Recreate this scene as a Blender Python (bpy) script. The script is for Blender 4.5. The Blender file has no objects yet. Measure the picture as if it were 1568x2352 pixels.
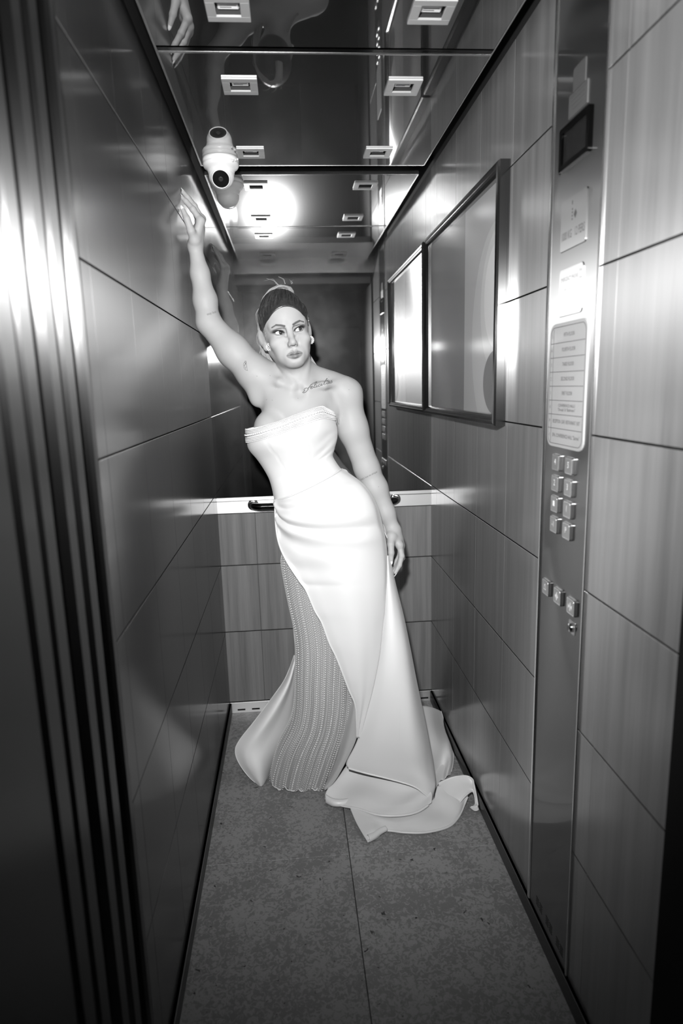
import bpy, bmesh, math, random
import numpy as np
from mathutils import Vector, Matrix
from mathutils.bvhtree import BVHTree

S = 0.9                      # layout below is in units of the cab width; S turns it into metres
CW, CD, CH = 1.0, 2.973, 2.464   # cab width, depth of back wall from the camera plane, ceiling height
sc = bpy.context.scene
COL = sc.collection
rng = np.random.default_rng(7)
random.seed(7)

# ------------------------------------------------------------------ camera
F_PX, PITCH, YAW, ROLL = 1486.09, -.1925, .0756, -.0277
CAM = np.array([.3481, 0., 1.563])
_cy, _sy, _cp, _sp, _cr, _sr = (math.cos(YAW), math.sin(YAW), math.cos(PITCH), math.sin(PITCH), math.cos(ROLL), math.sin(ROLL))
FW = np.array([_sy*_cp, _cy*_cp, _sp]); R0 = np.array([_cy, -_sy, 0.]); U0 = np.cross(R0, FW)
RT = R0*_cr + U0*_sr; UP = U0*_cr - R0*_sr
cam_d = bpy.data.cameras.new('camera'); cam = bpy.data.objects.new('camera', cam_d); COL.objects.link(cam)
m = Matrix.Identity(4)
for i in range(3):
    m[i][0], m[i][1], m[i][2], m[i][3] = RT[i], UP[i], -FW[i], CAM[i]*S
cam.matrix_world = m
cam_d.sensor_fit = 'HORIZONTAL'; cam_d.sensor_width = 24.0; cam_d.lens = 24.0*F_PX/1568.0
cam_d.clip_start = .02
cam_d.dof.use_dof = True; cam_d.dof.focus_distance = 2.33*S; cam_d.dof.aperture_fstop = 2.4
sc.camera = cam
# ------------------------------------------------------------------ world, flash, exposure
w = bpy.data.worlds.new('dark_lobby'); sc.world = w; w.use_nodes = True
w.node_tree.nodes['Background'].inputs[0].default_value = (.5, .5, .5, 1)
w.node_tree.nodes['Background'].inputs[1].default_value = .015
fl = bpy.data.lights.new('camera_flash', 'SPOT'); flo = bpy.data.objects.new('camera_flash', fl); COL.objects.link(flo)
FLASH = Vector((.25, -.02, 1.89)); AIM = Vector((.50, 2.4, 1.66))
flo.location = FLASH*S; flo.rotation_euler = (AIM-FLASH).to_track_quat('-Z', 'Y').to_euler()
fl.energy = 340; fl.spot_size = math.radians(101); fl.spot_blend = 1.0; fl.shadow_soft_size = .035
sc.view_settings.view_transform = 'Standard'; sc.view_settings.look = 'None'
sc.view_settings.exposure = 0.0; sc.view_settings.gamma = 1.0; sc.view_settings.use_curve_mapping = False
sc.cycles.max_bounces = 14; sc.cycles.glossy_bounces = 10; sc.cycles.diffuse_bounces = 4
sc.cycles.sample_clamp_indirect = 6.0; sc.cycles.blur_glossy = .6

# ------------------------------------------------------------------ helpers
def ray(x, y): return FW + RT*(x-784)/F_PX + UP*(1176-y)/F_PX
def atx(x, y, X):
    d = ray(x, y); return CAM + d*((X-CAM[0])/d[0])
def aty(x, y, Y):
    d = ray(x, y); return CAM + d*((Y-CAM[1])/d[1])
def atz(x, y, Z):
    d = ray(x, y); return CAM + d*((Z-CAM[2])/d[2])
def toward(p, dist):         # a point moved dist towards the lens (small depth offsets only)
    d = CAM-np.array(p); return np.array(p)+d/np.linalg.norm(d)*dist

def link(name, me, parent=None, mats=(), smooth=False, **props):
    o = bpy.data.objects.new(name, me); COL.objects.link(o)
    for mm in (mats if isinstance(mats, (list, tuple)) else [mats]):
        if mm is not None and len(me.materials) < 8 and mm.name not in me.materials: me.materials.append(mm)
    if smooth: me.shade_smooth()
    if parent is not None: o.parent = parent; o.matrix_parent_inverse = parent.matrix_world.inverted()
    for k, v in props.items(): o[k] = v
    return o
def empty(name, loc, **props):
    o = bpy.data.objects.new(name, None); COL.objects.link(o); o.location = Vector(loc)*S
    o.matrix_world = Matrix.Translation(Vector(loc)*S)
    o.empty_display_size = .02
    for k, v in props.items(): o[k] = v
    return o
def py_mesh(name, V, Fc):
    me = bpy.data.meshes.new(name)
    me.from_pydata((np.asarray(V, float)*S).tolist(), [], [list(map(int, q)) for q in Fc]); me.update()
    return me
def big_mesh(name, V, Fq):   # fast path for quads
    V = (np.asarray(V, np.float32)*S); Fq = np.asarray(Fq, np.int32); n = Fq.shape[1]
    me = bpy.data.meshes.new(name); me.vertices.add(len(V)); me.vertices.foreach_set('co', V.ravel())
    me.loops.add(Fq.size); me.loops.foreach_set('vertex_index', Fq.ravel())
    me.polygons.add(len(Fq)); me.polygons.foreach_set('loop_start', np.arange(len(Fq), dtype=np.int32)*n)
    me.update(calc_edges=True); me.validate()
    return me
class B:                     # collects boxes, prisms and lathes into one mesh
    def __init__(s): s.v = []; s.f = []
    def add(s, V, Fc):
        n = len(s.v); s.v += [tuple(map(float, p)) for p in V]; s.f += [[i+n for i in q] for q in Fc]; return s
    def box(s, a, b, bev=0.0):
        a = np.minimum(a, b).astype(float), np.maximum(a, b).astype(float); a, b = a
        if bev <= 0:
            V = [(x, y, z) for x in (a[0], b[0]) for y in (a[1], b[1]) for z in (a[2], b[2])]
            return s.add(V, [(0, 1, 3, 2), (4, 6, 7, 5), (0, 4, 5, 1), (2, 3, 7, 6), (0, 2, 6, 4), (1, 5, 7, 3)])
        bm = bmesh.new(); bmesh.ops.create_cube(bm, size=1)
        for v in bm.verts: v.co = Vector([(a[i]+b[i])/2+v.co[i]*(b[i]-a[i]) for i in range(3)])
        bmesh.ops.bevel(bm, geom=bm.edges[:], offset=bev, segments=1, affect='EDGES')
        bm.verts.index_update()
        s.add([v.co for v in bm.verts], [[v.index for v in q.verts] for q in bm.faces]); bm.free(); return s
    def tube(s, pts, rad, seg=10, caps=True):
        pts = [np.array(p, float) for p in pts]; n = len(pts)
        rad = [rad]*n if np.isscalar(rad) else rad
        V = []; ref = None
        for i, p in enumerate(pts):
            t = pts[min(i+1, n-1)]-pts[max(i-1, 0)]; t = t/(np.linalg.norm(t)+1e-12)
            if ref is None:
                ref = np.cross(t, (0, 0, 1) if abs(t[2]) < .9 else (1, 0, 0))
            ref = ref - t*(ref@t); ref /= np.linalg.norm(ref); bi = np.cross(t, ref)
            for k in range(seg):
                a = 2*math.pi*k/seg; V.append(p+(ref*math.cos(a)+bi*math.sin(a))*rad[i])
        Fc = [(i*seg+k, i*seg+(k+1) % seg, (i+1)*seg+(k+1) % seg, (i+1)*seg+k) for i in range(n-1) for k in range(seg)]
        if caps: Fc += [list(range(seg))[::-1], [(n-1)*seg+k for k in range(seg)]]
        return s.add(V, Fc)
    def lathe(s, prof, origin, axis, seg=24):   # prof: (radius, height) pairs along axis
        ax = Vector(axis).normalized(); e1 = ax.orthogonal().normalized(); e2 = ax.cross(e1); o = Vector(origin)
        V = [o+ax*h+(e1*math.cos(2*math.pi*k/seg)+e2*math.sin(2*math.pi*k/seg))*r for r, h in prof for k in range(seg)]
        Fc = [(i*seg+k, i*seg+(k+1) % seg, (i+1)*seg+(k+1) % seg, (i+1)*seg+k) for i in range(len(prof)-1) for k in range(seg)]
        if prof[0][0] > 1e-6: Fc.append(list(range(seg))[::-1])
        if prof[-1][0] > 1e-6: Fc.append([(len(prof)-1)*seg+k for k in range(seg)])
        return s.add(V, Fc)
    def build(s, name, mats, parent=None, smooth=False, **props):
        me = py_mesh(name, s.v, s.f)
        return link(name, me, parent, mats, smooth, **props)

# ------------------------------------------------------------------ materials
def new_mat(name):
    mt = bpy.data.materials.new(name); mt.use_nodes = True
    nt = mt.node_tree; return mt, nt, nt.nodes['Principled BSDF'], nt.nodes.new, nt.links.new
def plain(name, g, rough=.5, metal=0., spec=.5, coat=0., noise=0., nscale=40., sheen=0., aniso=0.):
    mt, nt, p, N, L = new_mat(name)
    p.inputs['Base Color'].default_value = (g, g, g, 1); p.inputs['Roughness'].default_value = rough
    p.inputs['Metallic'].default_value = metal; p.inputs['Specular IOR Level'].default_value = spec
    p.inputs['Coat Weight'].default_value = coat; p.inputs['Sheen Weight'].default_value = sheen
    if noise:
        ge = N('ShaderNodeNewGeometry'); nz = N('ShaderNodeTexNoise'); nz.inputs['Scale'].default_value = nscale
        L(ge.outputs['Position'], nz.inputs['Vector'])
        mr = N('ShaderNodeMapRange'); mr.inputs['To Min'].default_value = g*(1-noise); mr.inputs['To Max'].default_value = g*(1+noise)
        L(nz.outputs['Fac'], mr.inputs['Value']); L(mr.outputs['Result'], p.inputs['Base Color'])
    return mt
def horizontal_tangent(nt, p, amount):
    N, L = nt.nodes.new, nt.links.new
    ge = N('ShaderNodeNewGeometry'); cr = N('ShaderNodeVectorMath'); cr.operation = 'CROSS_PRODUCT'
    L(ge.outputs['Normal'], cr.inputs[0]); cr.inputs[1].default_value = (0, 0, 1)
    L(cr.outputs['Vector'], p.inputs['Tangent']); p.inputs['Anisotropic'].default_value = amount
def wood(name, lo, hi, rough, aniso, spec=.5, coat=0., coat_rough=.13):
    mt, nt, p, N, L = new_mat(name)
    ge = N('ShaderNodeNewGeometry'); oi = N('ShaderNodeObjectInfo')
    mp = N('ShaderNodeMapping'); mp.inputs['Scale'].default_value = (34, 34, .9)
    ad = N('ShaderNodeVectorMath'); ad.operation = 'MULTIPLY_ADD'
    L(oi.outputs['Random'], ad.inputs[0]); ad.inputs[1].default_value = (3, 7, 5); L(ge.outputs['Position'], ad.inputs[2])
    L(ad.outputs['Vector'], mp.inputs['Vector'])
    n1 = N('ShaderNodeTexNoise'); n1.inputs['Scale'].default_value = 1.; n1.inputs['Detail'].default_value = 3
    n2 = N('ShaderNodeTexNoise'); n2.inputs['Scale'].default_value = 7.; n2.inputs['Detail'].default_value = 3; n2.inputs['Distortion'].default_value = .4
    L(mp.outputs['Vector'], n1.inputs['Vector']); L(mp.outputs['Vector'], n2.inputs['Vector'])
    mx = N('ShaderNodeMix'); mx.inputs['Factor'].default_value = .3
    L(n1.outputs['Fac'], mx.inputs['A']); L(n2.outputs['Fac'], mx.inputs['B'])
    mr = N('ShaderNodeMapRange'); mr.inputs['From Min'].default_value = .3; mr.inputs['From Max'].default_value = .7
    mr.inputs['To Min'].default_value = lo; mr.inputs['To Max'].default_value = hi
    L(mx.outputs['Result'], mr.inputs['Value']); L(mr.outputs['Result'], p.inputs['Base Color'])
    p.inputs['Roughness'].default_value = rough; p.inputs['Specular IOR Level'].default_value = spec
    p.inputs['Coat Weight'].default_value = coat; p.inputs['Coat Roughness'].default_value = coat_rough; p.inputs['Coat IOR'].default_value = 1.8
    horizontal_tangent(nt, p, aniso)
    return mt
def brushed(name, g, rough, aniso, sharp=0., sharp_rough=.04, flat=False, tangent=(1., 0., 0.)):
    # brushed steel: a stretched lobe, optionally with a polished share that still mirrors
    mt, nt, p, N, L = new_mat(name)
    p.inputs['Base Color'].default_value = (g, g, g, 1); p.inputs['Metallic'].default_value = 1.; p.inputs['Roughness'].default_value = rough
    if flat:
        cv = N('ShaderNodeCombineXYZ'); cv.inputs[0].default_value, cv.inputs[1].default_value, cv.inputs[2].default_value = tangent; L(cv.outputs[0], p.inputs['Tangent']); p.inputs['Anisotropic'].default_value = aniso
    else: horizontal_tangent(nt, p, aniso)
    if sharp > 0:
        gl = N('ShaderNodeBsdfGlossy'); gl.inputs['Color'].default_value = (g, g, g, 1); gl.inputs['Roughness'].default_value = sharp_rough
        mx = N('ShaderNodeMixShader'); mx.inputs[0].default_value = sharp
        L(p.outputs[0], mx.inputs[1]); L(gl.outputs[0], mx.inputs[2]); L(mx.outputs[0], nt.nodes['Material Output'].inputs['Surface'])
    return mt

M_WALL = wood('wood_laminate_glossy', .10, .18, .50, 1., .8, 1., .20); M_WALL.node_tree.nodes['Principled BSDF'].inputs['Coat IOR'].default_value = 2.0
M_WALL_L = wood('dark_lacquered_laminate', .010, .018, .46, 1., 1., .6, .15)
M_BACK = wood('wood_laminate_back', .10, .19, .42, .3)
M_STEEL = brushed('brushed_steel', .62, .24, .75)
M_PANEL = brushed('brushed_steel_operating_panel', .38, .36, 1., .25, .08)
M_CEIL = brushed('polished_steel_ceiling', .50, .17, .85, .86, .018, flat=True)
M_SATS = plain('satin_steel_frame', .5, .45, .55)
M_TRIM = plain('steel_trim', .75, .22, 1.)
M_RAIL = brushed('steel_brushed_lengthwise', .72, .42, .6, flat=True, tangent=(0., 0., 1.))
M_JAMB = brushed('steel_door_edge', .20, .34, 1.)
M_DARK = plain('dark_backing', .012, .6)
M_GAP = plain('black_recess', .006, .8, spec=.1)
M_CHROME_D = plain('dark_chrome', .1, .12, 1.)
M_CHROME = plain('chrome', .8, .08, 1.)
M_WHITEP = plain('white_plastic', .8, .32)
M_LOBBY = plain('dark_lobby_wall', .008, .7, spec=.2, noise=.2, nscale=3)
def mk_mirror():
    mt, nt, p, N, L = new_mat('silvered_mirror')
    p.inputs['Base Color'].default_value = (.72, .72, .72, 1); p.inputs['Metallic'].default_value = 1; p.inputs['Roughness'].default_value = .012
    gl = N('ShaderNodeBsdfGlossy'); gl.inputs['Color'].default_value = (.7, .7, .7, 1); gl.inputs['Roughness'].default_value = .3
    ge = N('ShaderNodeNewGeometry'); nz = N('ShaderNodeTexNoise'); nz.inputs['Scale'].default_value = 9; nz.inputs['Detail'].default_value = 6
    L(ge.outputs['Position'], nz.inputs['Vector'])
    mr = N('ShaderNodeMapRange'); mr.inputs['From Min'].default_value = .45; mr.inputs['From Max'].default_value = .8
    mr.inputs['To Min'].default_value = .008; mr.inputs['To Max'].default_value = .016
    L(nz.outputs['Fac'], mr.inputs['Value'])
    mx = N('ShaderNodeMixShader'); L(mr.outputs['Result'], mx.inputs[0])
    L(p.outputs[0], mx.inputs[1]); L(gl.outputs[0], mx.inputs[2]); L(mx.outputs[0], nt.nodes['Material Output'].inputs['Surface'])
    return mt
M_MIRROR = mk_mirror()
def mk_floor():
    mt, nt, p, N, L = new_mat('mottled_stone_floor')
    ge = N('ShaderNodeNewGeometry'); oi = N('ShaderNodeObjectInfo')
    def noise(scale, det, dist=0., rough=.5):
        n = N('ShaderNodeTexNoise'); n.inputs['Scale'].default_value = scale*1.25; n.inputs['Detail'].default_value = det
        n.inputs['Distortion'].default_value = dist; n.inputs['Roughness'].default_value = rough
        L(ge.outputs['Position'], n.inputs['Vector']); return n
    a = noise(62, 4, 1.1, .62); b = noise(6, 3); c = noise(38, 2, .6)
    r1 = N('ShaderNodeMapRange'); r1.interpolation_type = 'SMOOTHSTEP'
    r1.inputs['From Min'].default_value = .44; r1.inputs['From Max'].default_value = .56
    mixab = N('ShaderNodeMath'); mixab.operation = 'MULTIPLY_ADD'; mixab.inputs[1].default_value = .5
    L(b.outputs['Fac'], mixab.inputs[0])
    sub = N('ShaderNodeMath'); sub.operation = 'ADD'; sub.inputs[1].default_value = -.25; L(a.outputs['Fac'], sub.inputs[0]); L(sub.outputs[0], mixab.inputs[2])
    L(mixab.outputs[0], r1.inputs['Value'])
    r1.inputs['To Min'].default_value = .15; r1.inputs['To Max'].default_value = .235
    rr = N('ShaderNodeMapRange'); rr.inputs['To Min'].default_value = .88; rr.inputs['To Max'].default_value = 1.12; L(oi.outputs['Random'], rr.inputs['Value'])
    mu = N('ShaderNodeMath'); mu.operation = 'MULTIPLY'; L(r1.outputs['Result'], mu.inputs[0]); L(rr.outputs['Result'], mu.inputs[1])
    sp = N('ShaderNodeMapRange'); sp.inputs['From Min'].default_value = .70; sp.inputs['From Max'].default_value = .74
    sp.inputs['To Min'].default_value = 1; sp.inputs['To Max'].default_value = .12
    L(c.outputs['Fac'], sp.inputs['Value'])
    mu2 = N('ShaderNodeMath'); mu2.operation = 'MULTIPLY'; L(mu.outputs[0], mu2.inputs[0]); L(sp.outputs['Result'], mu2.inputs[1])
    L(mu2.outputs[0], p.inputs['Base Color']); p.inputs['Roughness'].default_value = .5; p.inputs['Specular IOR Level'].default_value = .3
    bp = N('ShaderNodeBump'); bp.inputs['Strength'].default_value = .08; bp.inputs['Distance'].default_value = .002
    L(a.outputs['Fac'], bp.inputs['Height']); L(bp.outputs['Normal'], p.inputs['Normal'])
    return mt
M_FLOOR = mk_floor()

# ------------------------------------------------------------------ the cab
ST = 'structure'
ROWS = [.055, .418, .747, 1.092, 1.443, 1.791, 2.157, 2.472]
floor = B().box((-.03, -2.2, -.06), (1.03, 3.05, -.006)).build('floor', M_DARK, kind=ST)
g = .0022
for x0, x1 in ((-.01, .489), (.489, 1.01)):
    for y0, y1 in ((.99, 1.93), (1.93, 2.99)):
        dy = -.012 if (x0 > .3 and y1 < 2) else 0
        dy2 = -.012 if (x0 > .3 and y0 > 1.5) else 0
        B().box((x0+g/2, y0+g/2+dy2, -.012), (x1-g/2, y1-g/2+dy, 0), .0012).build('floor_tile', M_FLOOR, floor)
B().box((-.03, .60, -.012), (1.03, .985, -.001), .002).build('door_sill', M_STEEL, floor)

def panelled(name, plane, axis, cols, rows, mat, skip=None, thick=.012, gv=.0011, gh=.004):
    # wall = dark backing + one mesh per laminate panel
    lo, hi = cols[0], cols[-1]
    if axis == 'x':
        s = 1 if plane < .5 else -1     # direction into the cab
        wall = B().box((plane-s*.06, lo, 0), (plane-s*thick*.7, hi, 2.62)).build(name, M_DARK, kind=ST)
    else:
        wall = B().box((-.06, plane+thick*.7, 0), (1.06, plane+.06, 2.62)).build(name, M_DARK, kind=ST)
    for c0, c1 in zip(cols[:-1], cols[1:]):
        for r0, r1 in zip(rows[:-1], rows[1:]):
            if skip and skip(c0, c1): continue
            b = B()
            if axis == 'x': b.box((plane, c0+gv/2, r0+gh/2), (plane-s*thick, c1-gv/2, r1-gh/2), .0005)
            else: b.box((c0+gv/2, plane, r0+gh/2), (c1-gv/2, plane+thick, r1-gh/2), .0012)
            b.build('panel', mat, wall)
    return wall
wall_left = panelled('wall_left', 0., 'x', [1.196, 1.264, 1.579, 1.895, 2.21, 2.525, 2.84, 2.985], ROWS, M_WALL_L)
wall_right = panelled('wall_right', 1., 'x', [.99, 1.285, 1.355, 1.627, 1.915, 2.23, 2.545, 2.86, 2.985], ROWS, M_WALL, skip=lambda a, b: a == 1.355)
wall_back = panelled('wall_back', CD, 'y', [-.01, .17, .485, .80, 1.01], [.055, .418, .747, .9965], M_BACK)
B().box((-.012, CD-.003, 1.073), (1.012, CD+.012, 2.56), .001).build('mirror_pane', M_MIRROR, wall_back)
B().box((-.006, CD-.004, .998), (1.006, CD+.01, 1.0535), .0012).build('rail_band', M_RAIL, wall_back)
B().box((-.006, CD-.011, 1.0555), (1.006, CD+.01, 1.0725), .0015).build('mirror_ledge', M_RAIL, wall_back)
# skirtings
bb = B().box((0, CD-.008, .0), (1, CD+.01, .055), .0015).build('baseboard_back', M_RAIL, kind=ST)
for k in range(14):
    x = .035+k*.07
    B().box((x, CD-.0086, .013), (x+.038, CD-.004, .021)).build('vent_slot', M_GAP, bb)
for nm, x0, x1, ya in (('baseboard_left', -.01, .009, 1.2), ('baseboard_right', .991, 1.01, .99)):
    B().box((x0, ya, 0), (x1, CD-.01, .055), .002).build(nm, M_JAMB, kind=ST)

# ceiling: black roof above, two polished panels hung below it, joined by a steel strip
LAMPX, LAMPY = (.242, .740), (1.19, 1.775, 2.185, 2.757)
ceiling = B().box((-.1, .9, 2.60), (1.1, 3.05, 2.66)).build('ceiling', M_GAP, kind=ST)
def ceil_panel(y0, y1):
    xs = [.036]; 
    for lx in LAMPX: xs += [lx-.031, lx+.031]
    xs.append(.954); ys = [y0]
    for ly in LAMPY:
        if y0 < ly < y1: ys += [ly-.031, ly+.031]
    ys.append(y1)
    b = B()
    for i in range(len(xs)-1):
        for j in range(len(ys)-1):
            if i % 2 and j % 2: continue
            b.box((xs[i], ys[j], CH), (xs[i+1], ys[j+1], CH+.012))
    return b.build('ceiling_panel', M_CEIL, ceiling)
ceil_panel(1.0, 1.956); ceil_panel(1.990, 2.912)
tr = B()
tr.box((.036, 1.962, CH-.001), (.954, 1.984, CH+.012), .001)
tr.build('joint_strip', M_CHROME_D, ceiling)
B().box((.036, 1.984, CH-.003), (.954, 1.990, CH+.012), .0008).build('joint_edge', M_TRIM, ceiling)
for x0, x1 in ((.030, .036), (.954, .958)):
    B().box((x0, 1.0, CH-.001), (x1, 2.912, CH+.014)).build('panel_edge', M_TRIM, ceiling)
B().box((.036, 2.912, CH-.001), (.954, 2.915, CH+.014)).build('panel_edge', M_TRIM, ceiling)

def lamp(x, y, label):
    t = empty('ceiling_light', (x, y, CH), label=label, category='ceiling light', group='square downlights in the ceiling')
    h, q = .0525, .030
    fr = B()
    for a, b in (((x-h, y-h), (x+h, y-q)), ((x-h, y+q), (x+h, y+h)), ((x-h, y-q), (x-q, y+q)), ((x+q, y-q), (x+h, y+q))):
        fr.box((a[0], a[1], CH-.006), (b[0], b[1], CH), .0008)
    fr.build('frame', M_SATS, t)
    rc = B(); w_ = .0305; top = CH+.055
    V = [(x-w_, y-w_, CH), (x+w_, y-w_, CH), (x+w_, y+w_, CH), (x-w_, y+w_, CH), (x-w_, y-w_, top), (x+w_, y-w_, top), (x+w_, y+w_, top), (x-w_, y+w_, top)]
    rc.add(V, [(0, 1, 5, 4), (1, 2, 6, 5), (2, 3, 7, 6), (3, 0, 4, 7), (4, 5, 6, 7)])
    rc.build('recess', M_DARK, t)
    lb = B().box((x-.027, y-.004, CH+.006), (x+.027, y+.022, CH+.02), .003).build('lamp', M_WHITEP, t)
    lt = B()
    for k in range(2):
        lt.box((x-.02, y+.002+k*.008, CH+.0056), (x+.02-k*.012, y+.0045+k*.008, CH+.0062))
    lt.build('lamp_print', M_DARK, lb)
    return t
RN = ('front', 'second', 'third', 'rear')
SEEN = {0: ('nearest the door', ''), 1: ('at the top edge of the picture', ''), 2: ('just behind the ceiling joint', ''), 3: ('closest to the back mirror', '')}
for j, ly in enumerate(LAMPY):
    for i, lx in enumerate(LAMPX):
        lamp(lx, ly, 'square ceiling downlight in the %s, %s row' % (('row nearest the door', 'row at the top edge of the picture', 'row just behind the ceiling joint', 'row closest to the back mirror')[j], 'left' if i == 0 else 'right'))

# front of the cab: header, door edges on the left, landing jamb on the right
tr_h = B().box((-.06, 1.0, 2.36), (1.06, 1.06, 2.60), .003).build('trim_1', M_STEEL, kind=ST)
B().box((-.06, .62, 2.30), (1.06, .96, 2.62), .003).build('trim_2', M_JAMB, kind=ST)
def upright(name, y0, y1, x1, mat, depth=.25, bev=.004):
    return B().box((x1-depth, y0, -.01), (x1, y1, 2.60), bev).build(name, mat, kind=ST)
upright('trim_3', 1.161, 1.194, .004, M_JAMB, bev=.006)          # cab return
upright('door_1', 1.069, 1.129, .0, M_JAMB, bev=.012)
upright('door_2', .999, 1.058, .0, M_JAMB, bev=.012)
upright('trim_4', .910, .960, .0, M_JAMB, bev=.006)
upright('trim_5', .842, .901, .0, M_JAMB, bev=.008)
B().box((-.30, .5, -.01), (-.035, 1.19, 2.6)).build('trim_6', M_GAP, kind=ST)
B().box((-.30, .28, -.01), (-.004, .836, 2.62), .004).build('trim_7', M_JAMB, kind=ST)
B().box((.988, .45, -.01), (1.3, .986, 2.62), .004).build('trim_8', M_GAP, kind=ST)
# landing behind the camera (seen only in the mirror)
B().box((-1.6, -2.2, -.06), (2.6, .6, -.004)).build('floor_landing', M_LOBBY, kind=ST)
B().box((-1.6, -2.3, 0), (2.6, -2.2, 2.7)).build('wall_landing', M_LOBBY, kind=ST)
B().box((.62, -2.2, .0), (1.25, -2.17, 2.25), .005).build('door_3', plain('lobby_door', .07, .45), kind=ST)

# handrail
t = empty('handrail', (.5, 2.93, 1.03), label='black tubular handrail curving into the steel band under the mirror', category='handrail')
P = []
for a in np.linspace(0, math.pi/2, 9): P.append((.215-.045*math.sin(math.pi/2-a+0)-.0, 2.912+.045*(1-math.sin(a)) + .0, 1.032))
L_ = [(.165, CD-.003, 1.034), (.165, 2.955, 1.034)]+[(.205-.04*math.cos(a), 2.955-.04*math.sin(a), 1.033) for a in np.linspace(.2, math.pi/2, 7)]
R_ = [(1.0-x, y, z) for x, y, z in L_][::-1]
R_ = [(x-.008, y, z) for x, y, z in R_]
B().tube(L_+[(.5, 2.915, 1.032)]+R_, .0165, 18).build('rail', M_CHROME_D, t, True)
for x in (.165, .827):
    B().lathe([(.026, 0), (.026, .005), (.019, .008)], (x, CD-.004, 1.034), (0, -1, 0), 24).build('wall_flange', M_CHROME, t, True)
# ------------------------------------------------------------------ things on the right wall and ceiling
def rrect(y0, y1, z0, z1, r, n=5):      # rounded outline on a wall x = const, seen from inside the cab
    P = []
    for cy, cz, a0 in ((y1-r, z0+r, -90), (y1-r, z1-r, 0), (y0+r, z1-r, 90), (y0+r, z0+r, 180)):
        for k in range(n+1):
            a = math.radians(a0+90*k/n); P.append((cy+r*math.cos(a), cz+r*math.sin(a)))
    return P
def slab(b, P, x0, x1, bev=0.):         # outline extruded from x0 (wall) to x1 (towards the cab)
    n = len(P); c = np.mean(P, 0); V = [(x0, y, z) for y, z in P]
    rings = [(x1+(bev if bev else 0), 0.), (x1, bev)] if bev else [(x1, 0.)]
    for x, ins in rings:
        for y, z in P:
            d = np.array((y, z))-c; k = 1-ins/max(np.linalg.norm(d), 1e-6); V.append((x, c[0]+d[0]*k, c[1]+d[1]*k))
    m_ = len(rings)
    Fc = [(i*n+k, i*n+(k+1) % n, (i+1)*n+(k+1) % n, (i+1)*n+k) for i in range(m_) for k in range(n)]
    Fc.append([m_*n+k for k in range(n)]); Fc.append(list(range(n))[::-1])
    return b.add(V, Fc)
def frame_ring(b, Po, Pi, x0, x1):      # flat ring between two outlines with equal point counts
    n = len(Po); V = [(x0, *p) for p in Po]+[(x1, *p) for p in Po]+[(x1, *p) for p in Pi]+[(x0, *p) for p in Pi]
    return b.add(V, [(i*n+k, i*n+(k+1) % n, ((i+1) % 4)*n+(k+1) % n, ((i+1) % 4)*n+k) for i in range(4) for k in range(n)])
_txt_cache = {}
def text_mesh(body, size, fit=None):
    cu = bpy.data.curves.new('text', 'FONT'); cu.body = body; cu.size = size; cu.align_x = 'CENTER'; cu.align_y = 'CENTER'; cu.resolution_u = 2
    o = bpy.data.objects.new('text', cu); COL.objects.link(o)
    dg = bpy.context.evaluated_depsgraph_get(); dg.update()
    me = bpy.data.meshes.new_from_object(o.evaluated_get(dg)); bpy.data.objects.remove(o); bpy.data.curves.remove(cu)
    V = np.array([v.co[:] for v in me.vertices]); Fc = [list(q.vertices) for q in me.polygons]; bpy.data.meshes.remove(me)
    if len(V) and fit:
        wd = V[:, 0].max()-V[:, 0].min()
        if wd > fit: V[:, 0] *= fit/wd
    return V, Fc
def wall_text(b, body, y, z, size, x, fit=None, squeeze=1.):
    V, Fc = text_mesh(body, size, fit); V[:, 0] *= squeeze
    return b.add([(x, y-v[0], z+v[1]) for v in V], Fc)

M_BTN = plain('button_steel', .62, .25, 1.)
M_BTNF = plain('button_face', .38, .3, .85)
M_INK = plain('print_ink', .05, .6)
M_INK2 = plain('grey_print_ink', .16, .6)
M_GLYPH = plain('white_symbol', .85, .4)
M_PLATE = brushed('brushed_label_plate', .38, .40, 1., .2, .1)
M_SIGN = plain('sign_sheet', .34, .30, coat=.4)
M_LCD = plain('display_glass', .012, .12, spec=.6, noise=.5, nscale=60)
def mk_glass():
    mt, nt, p, N, L = new_mat('clear_acrylic'); nt.nodes.remove(p)
    tr_ = N('ShaderNodeBsdfTransparent'); gl = N('ShaderNodeBsdfGlossy'); gl.inputs['Roughness'].default_value = .09
    gl2 = N('ShaderNodeBsdfGlossy'); gl2.inputs['Roughness'].default_value = .30; gl2.inputs['Anisotropy'].default_value = .9; cv = N('ShaderNodeCombineXYZ'); cv.inputs[1].default_value = 1.; L(cv.outputs[0], gl2.inputs['Tangent'])
    fr = N('ShaderNodeFresnel'); fr.inputs['IOR'].default_value = 1.5; ge = N('ShaderNodeNewGeometry'); fm = N('ShaderNodeMath'); fm.operation = 'MULTIPLY_ADD'; fm.inputs[1].default_value = -1.; fm.inputs[2].default_value = 1.; L(ge.outputs['Backfacing'], fm.inputs[0]); fx = N('ShaderNodeMath'); fx.operation = 'MULTIPLY'; L(fr.outputs[0], fx.inputs[0]); L(fm.outputs[0], fx.inputs[1])
    m1 = N('ShaderNodeMixShader'); m1.inputs[0].default_value = .5; L(gl.outputs[0], m1.inputs[1]); L(gl2.outputs[0], m1.inputs[2])
    m2 = N('ShaderNodeMixShader'); L(fx.outputs[0], m2.inputs[0]); L(tr_.outputs[0], m2.inputs[1]); L(m1.outputs[0], m2.inputs[2])
    L(m2.outputs[0], nt.nodes['Material Output'].inputs['Surface']); return mt
M_GLASS = mk_glass()

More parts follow.
